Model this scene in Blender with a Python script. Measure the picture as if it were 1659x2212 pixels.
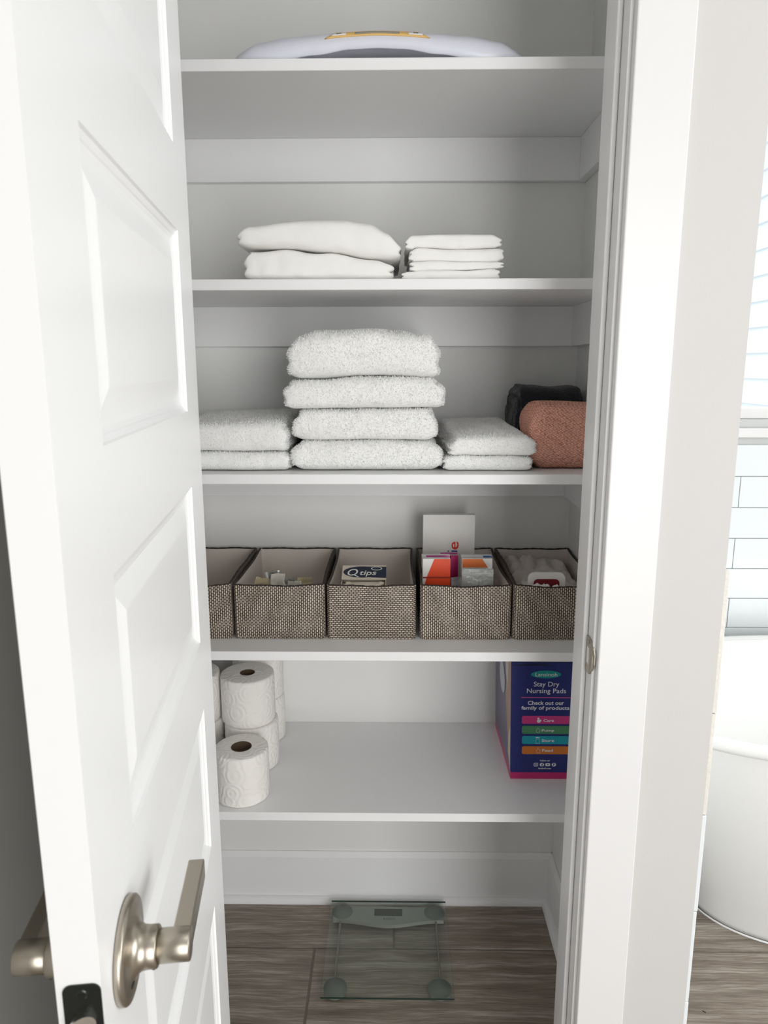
import bpy, bmesh, math, random
import numpy as np
from mathutils import Vector, Matrix, noise

for o in list(bpy.data.objects):
    bpy.data.objects.remove(o, do_unlink=True)
SC = bpy.context.scene
COL = SC.collection
random.seed(7)

# ------------------------------------------------------------------ camera
FPX, PITCH, YAW, ROLL, EYE = 1570.955, 0.1989, 0.0146, -0.0017, 1.40
cp, sp, cy_, sy_ = math.cos(PITCH), math.sin(PITCH), math.cos(YAW), math.sin(YAW)
FWD = Vector((-sy_ * cp, cy_ * cp, -sp))
RGT = Vector((cy_, sy_, 0))
UPV = RGT.cross(FWD)
RGT, UPV = (RGT * math.cos(ROLL) + UPV * math.sin(ROLL), UPV * math.cos(ROLL) - RGT * math.sin(ROLL))
cam_d = bpy.data.cameras.new('camera')
cam_d.sensor_fit = 'HORIZONTAL'
cam_d.sensor_width = 36.0
cam_d.lens = 36.0 * FPX / 1659.0
cam_d.clip_start = 0.02
cam_d.dof.use_dof = True
cam_d.dof.focus_distance = 1.45
cam_d.dof.aperture_fstop = 17
cam = bpy.data.objects.new('camera', cam_d)
COL.objects.link(cam)
M = Matrix((RGT, UPV, -FWD)).transposed().to_4x4()
M.translation = (0, 0, EYE)
cam.matrix_world = M
SC.camera = cam

def ray(px, py):
    return FWD + RGT * ((px - 829.5) / FPX) - UPV * ((py - 1106.0) / FPX)
def on_y(px, py, y):
    v = ray(px, py)
    return Vector((0, 0, EYE)) + v * (y / v.y)
def xz(px, py, y):
    p = on_y(px, py, y)
    return p.x, p.z

# ------------------------------------------------------------------ world, lights, exposure
wd = bpy.data.worlds.new('overcast_sky')
SC.world = wd
wd.use_nodes = True
bg = wd.node_tree.nodes['Background']
bg.inputs['Color'].default_value = (0.93, 0.97, 1.0, 1)
bg.inputs['Strength'].default_value = 0.9

def area(name, loc, target, sx, sy, power, col=(1, 1, 1)):
    l = bpy.data.lights.new(name, 'AREA')
    l.shape = 'RECTANGLE'
    l.size, l.size_y, l.energy, l.color = sx, sy, power, col
    o = bpy.data.objects.new(name, l)
    COL.objects.link(o)
    o.location = loc
    d = Vector(target) - Vector(loc)
    o.rotation_euler = d.to_track_quat('-Z', 'Y').to_euler()
    return o
area('side_window_daylight', (2.86, 0.30, 1.35), (0.0, 0.30, 1.20), 1.4, 1.7, 20, (0.97, 0.985, 1.0))
area('tub_window_daylight', (1.30, 3.90, 4.10), (1.20, 1.30, 0.30), 2.4, 1.6, 180, (0.97, 0.99, 1.0))
area('ceiling_fill_light', (0.95, 0.25, 2.73), (0.95, 0.25, 0.0), 0.6, 0.6, 1.8, (1.0, 0.98, 0.96))  # added fill from above, no known fixture behind it
area('rear_fill_light', (1.02, -1.67, 1.12), (1.02, 1.7, 1.12), 1.30, 2.1, 22, (1.0, 0.985, 0.972))  # added fill light behind the camera; the glazed door is invented

SC.view_settings.view_transform = 'Standard'
SC.view_settings.look = 'None'
SC.view_settings.gamma = 1.0
SC.view_settings.use_curve_mapping = False
SC.view_settings.exposure = 0.97

# ------------------------------------------------------------------ materials
def lin(c):
    return tuple((v / 12.92 if v <= 0.04045 else ((v + 0.055) / 1.055) ** 2.4) for v in (x / 255.0 for x in c))
class NT:
    def __init__(s, m):
        s.t = m.node_tree
    def n(s, typ, **kw):
        nd = s.t.nodes.new(typ)
        for k, v in kw.items():
            if k.startswith('_'):
                setattr(nd, k[1:], v)
            else:
                nd.inputs[k.replace('__', ' ')].default_value = v
        return nd
    def l(s, a, b):
        s.t.links.new(a, b)
MATS = {}
def mat(name, rgb, rough=0.5, metal=0.0, bump=None, spec=0.5, var=0.0, sheen=0.0, **kw):
    """rgb 0-255 sRGB; bump=(scale,strength,distance); var = small colour mottling"""
    if name in MATS:
        return MATS[name]
    m = bpy.data.materials.new(name)
    m.use_nodes = True
    g = NT(m)
    p = m.node_tree.nodes['Principled BSDF']
    c = (*lin(rgb), 1)
    p.inputs['Base Color'].default_value = c
    p.inputs['Roughness'].default_value = rough
    p.inputs['Metallic'].default_value = metal
    p.inputs['Specular IOR Level'].default_value = spec
    if sheen:
        p.inputs['Sheen Weight'].default_value = sheen
    tc = g.n('ShaderNodeTexCoord')
    if var:
        nz = g.n('ShaderNodeTexNoise', Scale=kw.get('vscale', 6.0), Detail=3.0)
        g.l(tc.outputs['Object'], nz.inputs['Vector'])
        mx = g.n('ShaderNodeMix', _data_type='RGBA')
        mx.inputs[6].default_value = tuple(min(1, v * (1 + var)) for v in c[:3]) + (1,)
        mx.inputs[7].default_value = tuple(v * (1 - var) for v in c[:3]) + (1,)
        g.l(nz.outputs['Fac'], mx.inputs[0])
        g.l(mx.outputs[2], p.inputs['Base Color'])
    if bump:
        nb = g.n('ShaderNodeTexNoise', Scale=bump[0], Detail=4.0)
        g.l(tc.outputs['Object'], nb.inputs['Vector'])
        b = g.n('ShaderNodeBump', Strength=bump[1], Distance=bump[2])
        g.l(nb.outputs['Fac'], b.inputs['Height'])
        g.l(b.outputs['Normal'], p.inputs['Normal'])
    MATS[name] = m
    return m

TRIM = mat('white_trim_paint', (223, 222, 221), 0.35, bump=(90, 0.04, 0.002), var=0.01)
DOORP = mat('white_door_paint', (238, 238, 237), 0.32, bump=(120, 0.04, 0.002), var=0.01)
SHELFP = mat('white_shelf_paint', (241, 241, 241), 0.38, bump=(60, 0.05, 0.002), var=0.012)
BASEP = mat('white_baseboard_paint', (240, 240, 240), 0.62, bump=(60, 0.05, 0.002), var=0.012)
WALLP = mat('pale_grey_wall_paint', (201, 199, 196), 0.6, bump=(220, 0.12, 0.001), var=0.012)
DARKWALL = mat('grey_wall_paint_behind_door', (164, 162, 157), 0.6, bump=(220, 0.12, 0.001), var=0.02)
CLOSETP = mat('white_closet_wall_paint', (236, 236, 234), 0.6, bump=(220, 0.12, 0.001), var=0.012)
CEILP = mat('white_ceiling_paint', (200, 200, 198), 0.7, var=0.01)
ROOMP = mat('mid_grey_room_paint', (158, 158, 156), 0.7, var=0.01)
NICKEL = mat('brushed_nickel', (176, 168, 155), 0.34, 1.0, bump=(400, 0.05, 0.0005))
NICKELD = mat('dark_oxidised_plate', (70, 74, 72), 0.30, 1.0)
BLACK = mat('hole_shade_black', (14, 13, 13), 0.6)  # black painted for the shade inside set-screw holes and the carton slit
CHROME = mat('bright_latch_metal', (205, 200, 194), 0.22, 1.0)
GROUT = mat('grey_floor_grout', (120, 112, 103), 0.9)
TGROUT = mat('pale_tile_grout', (196, 198, 196), 0.9)
TILE = mat('glossy_white_wall_tile', (226, 231, 232), 0.12)
TILEEDGE = mat('raw_tile_edge', (222, 218, 210), 0.5, bump=(150, 0.5, 0.003), var=0.05, vscale=60)
ACRYL = mat('white_acrylic', (240, 240, 238), 0.16)

def mk_floor_tile():
    m = bpy.data.materials.new('veined_grey_stone_tile')
    m.use_nodes = True
    g = NT(m)
    p = m.node_tree.nodes['Principled BSDF']
    tc = g.n('ShaderNodeTexCoord')
    oi = g.n('ShaderNodeObjectInfo')
    mul = g.n('ShaderNodeMath', _operation='MULTIPLY')
    mul.inputs[1].default_value = 37.0
    g.l(oi.outputs['Random'], mul.inputs[0])
    cmb = g.n('ShaderNodeCombineXYZ')
    g.l(mul.outputs[0], cmb.inputs[0]); g.l(mul.outputs[0], cmb.inputs[1])
    add = g.n('ShaderNodeVectorMath', _operation='ADD')
    g.l(tc.outputs['Object'], add.inputs[0]); g.l(cmb.outputs[0], add.inputs[1])
    warp = g.n('ShaderNodeTexNoise', Scale=7.0, Detail=3.0)
    g.l(add.outputs[0], warp.inputs['Vector'])
    wsc = g.n('ShaderNodeVectorMath', _operation='MULTIPLY')
    wsc.inputs[1].default_value = (0.0, 0.020, 0.0)
    g.l(warp.outputs['Color'], wsc.inputs[0])
    add2 = g.n('ShaderNodeVectorMath', _operation='ADD')
    g.l(add.outputs[0], add2.inputs[0]); g.l(wsc.outputs[0], add2.inputs[1])
    mp = g.n('ShaderNodeMapping')
    mp.inputs['Scale'].default_value = (2.4, 42.0, 1.0)
    g.l(add2.outputs[0], mp.inputs['Vector'])
    n1 = g.n('ShaderNodeTexNoise', Scale=1.0, Detail=9.0, Roughness=0.62)
    g.l(mp.outputs[0], n1.inputs['Vector'])
    mp2 = g.n('ShaderNodeMapping')
    mp2.inputs['Scale'].default_value = (10.0, 230.0, 1.0)
    g.l(add2.outputs[0], mp2.inputs['Vector'])
    n2 = g.n('ShaderNodeTexNoise', Scale=1.0, Detail=5.0, Roughness=0.7)
    g.l(mp2.outputs[0], n2.inputs['Vector'])
    mxf = g.n('ShaderNodeMix', _data_type='FLOAT')
    mxf.inputs[0].default_value = 0.48
    g.l(n1.outputs['Fac'], mxf.inputs[2]); g.l(n2.outputs['Fac'], mxf.inputs[3])
    cr = g.n('ShaderNodeValToRGB')
    e = cr.color_ramp.elements
    e[0].position, e[0].color = 0.38, (*lin((104, 94, 83)), 1)
    e[1].position, e[1].color = 0.64, (*lin((184, 175, 164)), 1)
    k = cr.color_ramp.elements.new(0.50)
    k.color = (*lin((136, 124, 112)), 1)
    g.l(mxf.outputs[0], cr.inputs[0])
    g.l(cr.outputs[0], p.inputs['Base Color'])
    p.inputs['Roughness'].default_value = 0.42
    b = g.n('ShaderNodeBump', Strength=0.15, Distance=0.002)
    g.l(mxf.outputs[0], b.inputs['Height']); g.l(b.outputs[0], p.inputs['Normal'])
    return m
FLOORT = mk_floor_tile()

def mk_weave(name, vertical):
    m = bpy.data.materials.new(name)
    m.use_nodes = True
    g = NT(m)
    p = m.node_tree.nodes['Principled BSDF']
    uv = g.n('ShaderNodeUVMap')
    sep = g.n('ShaderNodeSeparateXYZ')
    g.l(uv.outputs[0], sep.inputs[0])
    cmb = g.n('ShaderNodeCombineXYZ')
    a, b_ = (1, 0) if vertical else (0, 1)
    g.l(sep.outputs[a], cmb.inputs[0]); g.l(sep.outputs[b_], cmb.inputs[1])
    wob = g.n('ShaderNodeTexNoise', Scale=60.0, Detail=1.0)
    g.l(cmb.outputs[0], wob.inputs['Vector'])
    ws = g.n('ShaderNodeVectorMath', _operation='SCALE')
    ws.inputs[3].default_value = 0.0012
    g.l(wob.outputs['Color'], ws.inputs[0])
    ad = g.n('ShaderNodeVectorMath', _operation='ADD')
    g.l(cmb.outputs[0], ad.inputs[0]); g.l(ws.outputs[0], ad.inputs[1])
    br = g.n('ShaderNodeTexBrick', Scale=1.0)
    br.offset = 0.5
    br.inputs['Color1'].default_value = (*lin((222, 208, 190)), 1)
    br.inputs['Color2'].default_value = (*lin((188, 173, 156)), 1)
    br.inputs['Mortar'].default_value = (*lin((58, 46, 40)), 1)
    br.inputs['Brick Width'].default_value = 0.0074
    br.inputs['Row Height'].default_value = 0.0041
    br.inputs['Mortar Size'].default_value = 0.00105
    br.inputs['Mortar Smooth'].default_value = 0.35
    g.l(ad.outputs[0], br.inputs['Vector'])
    g.l(br.outputs['Color'], p.inputs['Base Color'])
    inv = g.n('ShaderNodeMath', _operation='SUBTRACT')
    inv.inputs[0].default_value = 1.0
    g.l(br.outputs['Fac'], inv.inputs[1])
    bp = g.n('ShaderNodeBump', Strength=0.9, Distance=0.0015)
    g.l(inv.outputs[0], bp.inputs['Height']); g.l(bp.outputs[0], p.inputs['Normal'])
    p.inputs['Roughness'].default_value = 0.6
    return m
WEAVE_V = mk_weave('upright_woven_strap', True)
WEAVE_H = mk_weave('level_woven_strap', False)

def mk_glass(name, tint, refl=0.06, rough=0.02):
    m = bpy.data.materials.new(name)
    m.use_nodes = True
    g = NT(m)
    t = m.node_tree
    t.nodes.remove(t.nodes['Principled BSDF'])
    out = t.nodes['Material Output']
    tr = g.n('ShaderNodeBsdfTransparent')
    tr.inputs['Color'].default_value = (*tint, 1)
    gl = g.n('ShaderNodeBsdfGlossy')
    gl.inputs['Roughness'].default_value = rough
    lw = g.n('ShaderNodeLayerWeight', Blend=0.5)
    pw = g.n('ShaderNodeMath', _operation='POWER'); pw.inputs[1].default_value = 4.0
    g.l(lw.outputs['Facing'], pw.inputs[0])
    fr = g.n('ShaderNodeMath', _operation='MULTIPLY_ADD'); fr.inputs[1].default_value = 0.7; fr.inputs[2].default_value = 0.03
    g.l(pw.outputs[0], fr.inputs[0])
    mx = g.n('ShaderNodeMixShader')
    g.l(fr.outputs[0], mx.inputs[0]); g.l(tr.outputs[0], mx.inputs[1]); g.l(gl.outputs[0], mx.inputs[2])
    g.l(mx.outputs[0], out.inputs['Surface'])
    return m
GLASS = mk_glass('green_tinted_glass', (0.93, 0.955, 0.935))
PANE = mk_glass('window_glass', (0.98, 0.99, 0.99))
FILM = mk_glass('clear_plastic_film', (0.80, 0.82, 0.82), rough=0.12)

def mk_knit(name, rgb, dark, scale):
    m = bpy.data.materials.new(name)
    m.use_nodes = True
    g = NT(m)
    p = m.node_tree.nodes['Principled BSDF']
    tc = g.n('ShaderNodeTexCoord')
    mp = g.n('ShaderNodeMapping')
    mp.inputs['Rotation'].default_value = (0.0, math.radians(38), math.radians(14))
    mp.inputs['Scale'].default_value = (scale, scale, scale * 1.5)
    g.l(tc.outputs['Object'], mp.inputs['Vector'])
    vo = g.n('ShaderNodeTexVoronoi', Scale=1.0, Randomness=0.25)
    g.l(mp.outputs[0], vo.inputs['Vector'])
    cr = g.n('ShaderNodeValToRGB')
    cr.color_ramp.elements[0].position, cr.color_ramp.elements[0].color = 0.42, (*lin(rgb), 1)
    cr.color_ramp.elements[1].position, cr.color_ramp.elements[1].color = 0.95, (*lin(dark), 1)
    g.l(vo.outputs['Distance'], cr.inputs[0]); g.l(cr.outputs[0], p.inputs['Base Color'])
    inv = g.n('ShaderNodeMath', _operation='SUBTRACT')
    inv.inputs[0].default_value = 1.0
    g.l(vo.outputs['Distance'], inv.inputs[1])
    bp = g.n('ShaderNodeBump', Strength=1.0, Distance=0.004)
    g.l(inv.outputs[0], bp.inputs['Height']); g.l(bp.outputs[0], p.inputs['Normal'])
    p.inputs['Roughness'].default_value = 0.9
    return m

# ------------------------------------------------------------------ object helpers
def link(name, me, m=None, parent=None, smooth=False):
    o = bpy.data.objects.new(name, me)
    COL.objects.link(o)
    if m is not None and not me.materials:
        me.materials.append(m)
    if parent is not None:
        o.parent = parent
    if smooth:
        for p in me.polygons:
            p.use_smooth = True
    return o
def tag(o, label=None, cat=None, group=None, kind=None):
    if label: o['label'] = label
    if cat: o['category'] = cat
    if group: o['group'] = group
    if kind: o['kind'] = kind
    return o
def empty(name, loc=(0, 0, 0), rz=0.0):
    o = bpy.data.objects.new(name, None)
    COL.objects.link(o)
    o.location = loc
    o.rotation_euler = (0, 0, rz)
    o.empty_display_size = 0.05
    return o
def mesh(name, bm):
    bmesh.ops.recalc_face_normals(bm, faces=bm.faces[:])
    me = bpy.data.meshes.new(name)
    bm.to_mesh(me)
    bm.free()
    return me
def bbox(bm, x0, x1, y0, y1, z0, z1, bev=0.0, seg=2):
    r = bmesh.ops.create_cube(bm, size=1.0)
    vs = r['verts']
    for v in vs:
        v.co = Vector((x0 if v.co.x < 0 else x1, y0 if v.co.y < 0 else y1, z0 if v.co.z < 0 else z1))
    if bev:
        es = list({e for v in vs for e in v.link_edges})
        bmesh.ops.bevel(bm, geom=es, offset=bev, segments=seg, profile=0.5, affect='EDGES')
    return vs
def box(name, x0, x1, y0, y1, z0, z1, m, parent=None, bev=0.0, seg=2):
    """box mesh whose origin is at the centre of its base (in parent space)"""
    cx, cy, cz = (x0 + x1) / 2, (y0 + y1) / 2, z0
    bm = bmesh.new()
    bbox(bm, x0 - cx, x1 - cx, y0 - cy, y1 - cy, 0, z1 - z0, bev, seg)
    o = link(name, mesh(name, bm), m, parent, smooth=bev > 0 and seg > 2)
    o.location = (cx, cy, cz)
    return o
def cyl(bm, c, axis, r0, r1, h, seg=32, cap=True):
    r = bmesh.ops.create_cone(bm, cap_ends=cap, segments=seg, radius1=r0, radius2=r1, depth=h)
    q = Vector((0, 0, 1)).rotation_difference(Vector(axis).normalized())
    for v in r['verts']:
        v.co = q @ (v.co + Vector((0, 0, h / 2))) + Vector(c)
    return r['verts']
def lathe(name, prof, m, parent=None, seg=40, smooth=True):
    """prof: list of (r,z) closed or open around z"""
    vs, fs = [], []
    for r, z in prof:
        for k in range(seg):
            a = 2 * math.pi * k / seg
            vs.append((r * math.cos(a), r * math.sin(a), z))
    n = len(prof)
    for i in range(n - 1):
        for k in range(seg):
            k2 = (k + 1) % seg
            fs.append((i * seg + k, i * seg + k2, (i + 1) * seg + k2, (i + 1) * seg + k))
    me = bpy.data.meshes.new(name)
    me.from_pydata(vs, [], fs)
    return link(name, me, m, parent, smooth)
def poly(name, pts, m, parent=None):
    me = bpy.data.meshes.new(name)
    me.from_pydata([tuple(p) for p in pts], [], [tuple(range(len(pts)))])
    return link(name, me, m, parent)
def prism(name, pts, d, m, parent=None):
    """extrude a polygon (3-D points) by vector d"""
    n = len(pts)
    vs = [tuple(p) for p in pts] + [tuple(Vector(p) + Vector(d)) for p in pts]
    fs = [tuple(range(n)), tuple(range(2 * n - 1, n - 1, -1))]
    fs += [(i, (i + 1) % n, n + (i + 1) % n, n + i) for i in range(n)]
    me = bpy.data.meshes.new(name)
    me.from_pydata(vs, [], fs)
    bm = bmesh.new(); bm.from_mesh(me)
    bmesh.ops.recalc_face_normals(bm, faces=bm.faces[:])
    bm.to_mesh(me); bm.free()
    return link(name, me, m, parent)
def text(name, body, m, parent, fit, xf, rot90=False, shear=0.0, bold=0.0, ext=0.0002):
    """flat lettering fitted into fit=(u0,u1,v0,v1); xf maps (u,v,w) to parent space"""
    cu = bpy.data.curves.new(name, 'FONT')
    cu.body = body
    cu.size = 1.0
    cu.shear = shear
    cu.offset = bold
    cu.resolution_u = 4
    tmp = bpy.data.objects.new(name, cu)
    COL.objects.link(tmp)
    dg = bpy.context.evaluated_depsgraph_get()
    me = bpy.data.meshes.new_from_object(tmp.evaluated_get(dg))
    bpy.data.objects.remove(tmp, do_unlink=True)
    co = [v.co.copy() for v in me.vertices]
    if rot90:
        co = [Vector((-c.y, c.x, 0)) for c in co]
    x0, x1 = min(c.x for c in co), max(c.x for c in co)
    y0, y1 = min(c.y for c in co), max(c.y for c in co)
    u0, u1, v0, v1 = fit
    for v, c in zip(me.vertices, co):
        u = u0 + (c.x - x0) / max(1e-9, x1 - x0) * (u1 - u0)
        w = v0 + (c.y - y0) / max(1e-9, y1 - y0) * (v1 - v0)
        v.co = xf(u, w, ext)
    me.name = name
    me.materials.clear()
    return link(name, me, m, parent)

def interp(pts, u):
    if u <= pts[0][0]: return pts[0][1]
    for (a, za), (b, zb) in zip(pts, pts[1:]):
        if u <= b:
            t = (u - a) / (b - a)
            t = t * t * (3 - 2 * t)
            return za + (zb - za) * t
    return pts[-1][1]

def cloth_mesh(name, x0, x1, y0, y1, top, bot, r_end=0.02, r_fr=None, layers=2, groove=0.004, amp=0.003, freq=14,
               seed=0, back=0.0, nx=44, flatbot=True, endpow=0.40, skew=0.0, front_crease=0, sq=0.55, wrinkle=0.0022):
    """folded cloth: x across, y depth; top/bot = [(u,z)] curves over 0..1; returns mesh in coordinates
    relative to (centre x, centre y, lowest bottom)"""
    xc, yc = (x0 + x1) / 2, (y0 + y1) / 2
    hx, a = (x1 - x0) / 2, (y1 - y0) / 2
    zb = min(z for _, z in bot)
    ts = []
    ne = 9
    for k in range(ne):
        d = r_end * (1 - math.cos(math.pi / 2 * k / ne))
        ts.append(-hx + d)
    for k in range(nx + 1):
        ts.append(-hx + r_end + (2 * hx - 2 * r_end) * k / nx)
    for k in range(ne - 1, -1, -1):
        d = r_end * (1 - math.cos(math.pi / 2 * k / ne))
        ts.append(hx - d)
    prof = []                        # (yfrac kind) -> list of (ysgn, ycos, s)
    nf, nt = 14, 18
    for k in range(nf + 1):          # front arc from bottom to top
        th = -math.pi / 2 + math.pi * k / nf
        prof.append((-1, abs(math.cos(th)) ** 0.8, math.sin(th), 0))
    for k in range(1, nt):
        prof.append((0, -1 + 2 * k / nt, 1.0, 1))
    for k in range(nf + 1):
        th = math.pi / 2 - math.pi * k / nf
        prof.append((1, abs(math.cos(th)) ** 0.8, math.sin(th), 0))
    for k in range(1, nt):
        prof.append((0, 1 - 2 * k / nt, -1.0, 1))
    vs, fs = [], []
    npf = len(prof)
    for i, t in enumerate(ts):
        u = (t + hx) / (2 * hx)
        d = min(t + hx, hx - t)
        q = 1.0 if d >= r_end else math.sqrt(max(0.0, 1 - (1 - d / r_end) ** 2)) ** endpow
        zt, zl = interp(top, u), interp(bot, u)
        b = (zt - zl) / 2
        zc = (zt + zl) / 2
        rf = r_fr if r_fr else b
        ay = a - (1 - q) * r_end * 0.8
        for sg, c, s, fl in prof:
            if fl:
                y = c * (ay - rf)
                ss = s
            else:
                y = sg * (ay - rf + rf * c)
                ss = math.copysign(abs(s) ** sq, s)
            z = zc + b * q * ss
            yb = (y + a) / (2 * a)                   # 0 front .. 1 back
            if ss > 0:
                z += back * yb * ss
            p = Vector((t * 1.0, y, z))
            nv = noise.noise_vector(Vector((p.x * freq + seed * 7.3, p.y * freq, p.z * freq * 1.4 + seed)))
            n2 = noise.noise(Vector((p.x * freq * 3.1 + seed, p.y * freq * 2.3, p.z * freq * 4.0 - seed))) * wrinkle
            p.y -= n2 * (1.0 if not fl else 0.3)
            p.x += nv.x * amp + skew * y
            p.y += nv.y * amp * 1.2
            nz = nv.z * amp
            if ss < -0.6 and flatbot:
                nz = abs(nz) * 0.3
            p.z += nz * (0.6 if ss < 0 else 1.0)
            # layered fold lines on the two ends
            if d < r_end * 1.4:
                w = (1 - d / (r_end * 1.4))
                ph = (p.z - zl) / max(1e-6, zt - zl)
                g = abs(math.sin(math.pi * layers * ph + 0.6 * math.sin(y * 18 + seed)))
                p.x -= math.copysign(groove * (1 - g) ** 2 * 2.2 * w, t)
            if front_crease and not fl and sg < 0:
                ph = (s + 1) / 2
                g = abs(math.sin(math.pi * front_crease * ph))
                p.y += 0.0045 * (1 - g) ** 3
            if flatbot:
                p.z = max(p.z, zl if ss < 0 else p.z)
            vs.append((p.x, p.y, p.z - zb))
    for i in range(len(ts) - 1):
        for k in range(npf):
            k2 = (k + 1) % npf
            fs.append((i * npf + k, i * npf + k2, (i + 1) * npf + k2, (i + 1) * npf + k))
    fs.append(tuple(range(npf)))
    o = (len(ts) - 1) * npf
    fs.append(tuple(range(o + npf - 1, o - 1, -1)))
    me = bpy.data.meshes.new(name)
    me.from_pydata(vs, [], fs)
    bm = bmesh.new(); bm.from_mesh(me)
    bmesh.ops.recalc_face_normals(bm, faces=bm.faces[:])
    bm.to_mesh(me); bm.free()
    for p in me.polygons:
        p.use_smooth = True
    return me, (xc, yc, zb)

def terry(me, parent, m, n, length=0.0026, seed=1):
    """short terry loops standing on the surface of a towel"""
    rng = np.random.default_rng(seed)
    me.calc_loop_triangles()
    nv = len(me.vertices)
    co = np.empty(nv * 3); me.vertices.foreach_get('co', co); co = co.reshape(-1, 3)
    nt = len(me.loop_triangles)
    tr = np.empty(nt * 3, dtype=np.int32); me.loop_triangles.foreach_get('vertices', tr); tr = tr.reshape(-1, 3)
    A, B, C = co[tr[:, 0]], co[tr[:, 1]], co[tr[:, 2]]
    nr = np.cross(B - A, C - A)
    ar = np.linalg.norm(nr, axis=1)
    nrm = nr / np.maximum(ar[:, None], 1e-12)
    wgt = ar * np.where(nrm[:, 2] < -0.7, 0.0, 1.0) * np.where(nrm[:, 1] > 0.6, 0.1, 1.0)
    pick = rng.choice(nt, n, p=wgt / wgt.sum())
    r1, r2 = np.sqrt(rng.random(n)), rng.random(n)
    P = A[pick] * (1 - r1)[:, None] + B[pick] * (r1 * (1 - r2))[:, None] + C[pick] * (r1 * r2)[:, None]
    N = nrm[pick]
    D = N + rng.normal(0, 0.55, (n, 3))
    D /= np.linalg.norm(D, axis=1)[:, None]
    T = np.cross(D, rng.normal(0, 1, (n, 3)))
    T /= np.linalg.norm(T, axis=1)[:, None]
    L = length * (0.5 + rng.random(n))[:, None]
    W = 0.00050
    V = np.stack([P - T * W - N * 0.0004, P + T * W - N * 0.0004, P + D * L + T * W * 0.7, P + D * L - T * W * 0.7], 1).reshape(-1, 3)
    V[:, 2] = np.maximum(V[:, 2], co[:, 2].min())
    pm = bpy.data.meshes.new('terry_pile')
    F = np.arange(4 * n).reshape(-1, 4)
    pm.from_pydata(V.tolist(), [], F.tolist())
    o = link('terry_pile', pm, m, parent)
    o['kind'] = 'stuff'
    return o

# ================================================================== SETTING
WY = 1.045            # room-side face of the closet's front wall
DB, DF = 1.7067, 1.3229
XR, XL = 0.417, -0.535
CEIL = 2.75
def struct(o):
    o['kind'] = 'structure'
    return o
floor = struct(box('floor', -0.62, 2.95, -1.65, 2.30, -0.02, -0.0015, GROUT))
tile_me = None
TLX, TLY, GAP = 0.606, 0.303, 0.0022
def floor_tile(x0, x1, y0, y1):
    global tile_me
    full = abs(x1 - x0 - TLX) < 1e-4 and abs(y1 - y0 - TLY) < 1e-4
    if full and tile_me:
        o = bpy.data.objects.new('floor_tile', tile_me); COL.objects.link(o)
        o.location = ((x0 + x1) / 2, (y0 + y1) / 2, -0.0015)
    else:
        bm = bmesh.new()
        hx, hy = (x1 - x0 - GAP) / 2, (y1 - y0 - GAP) / 2
        bbox(bm, -hx, hx, -hy, hy, 0, 0.0015)
        me = mesh('floor_tile', bm); me.materials.append(FLOORT)
        if full: tile_me = me
        o = link('floor_tile', me)
        o.location = ((x0 + x1) / 2, (y0 + y1) / 2, -0.0015)
    o.parent = floor
    o.matrix_parent_inverse = Matrix.Translation(-Vector(floor.location))
for k in range(-3, 11):
    y1 = 1.5334 - 0.305 * (k - 1)
    y0 = y1 - 0.305
    y1c, y0c = min(y1, 2.30), max(y0, -1.65)
    if y1c - y0c < 0.03: continue
    off = 0.0 - 0.194 * k
    i0 = math.floor((-0.60 - off) / 0.61)
    for i in range(i0, i0 + 8):
        a, b = off + 0.61 * i + 0.002, off + 0.61 * (i + 1) - 0.002
        a, b = max(a, -0.60), min(b, 2.95)
        if b - a < 0.03: continue
        floor_tile(a, b, y0c + 0.001, y1c - 0.001)
struct(box('ceiling', -0.55, 3.0, -1.75, 2.40, CEIL, CEIL + 0.05, CEILP))
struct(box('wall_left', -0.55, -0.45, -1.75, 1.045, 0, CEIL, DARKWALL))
bm = bmesh.new()          # wall behind the viewer with an opening invented to let in the fill light
bbox(bm, -0.55, 0.36, -1.75, -1.65, 0, CEIL); bbox(bm, 1.68, 3.0, -1.75, -1.65, 0, CEIL); bbox(bm, 0.36, 1.68, -1.75, -1.65, 2.18, CEIL)
bbox(bm, 0.36, 1.68, -1.75, -1.65, 0, 0.06)
struct(link('wall_behind', mesh('wall_behind', bm), ROOMP))
# right wall with a daylight opening (out of frame)
bm = bmesh.new()
bbox(bm, 2.90, 3.0, -1.65, -0.70, 0, CEIL); bbox(bm, 2.90, 3.0, 0.90, 2.30, 0, CEIL)
bbox(bm, 2.90, 3.0, -0.70, 0.90, 0, 0.80); bbox(bm, 2.90, 3.0, -0.70, 0.90, 2.30, CEIL)
struct(link('wall_right', mesh('wall_right', bm), ROOMP))
# closet front wall: header and the two stubs beside the opening
JX, JXL = 0.3015, -0.3255
struct(box('wall_front_stub', JX + 0.019, 0.4906, WY, 1.160, 0, CEIL, WALLP))
struct(box('wall_front_left', XL - 0.07, JXL - 0.019, WY, 1.160, 0, CEIL, WALLP))
struct(box('wall_front_header', JXL - 0.019, JX + 0.019, WY, 1.160, 2.449, CEIL, WALLP))
# closet shell
wall_side = struct(box('wall_closet_right', XR, 0.4906, 1.1602, 1.80, 0, CEIL, CLOSETP))
struct(box('wall_closet_left', XL - 0.07, XL, 1.161, 1.80, 0, CEIL, CLOSETP))
struct(box('wall_closet_back', XL, XR, DB, 1.80, 0, CEIL, CLOSETP))
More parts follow.
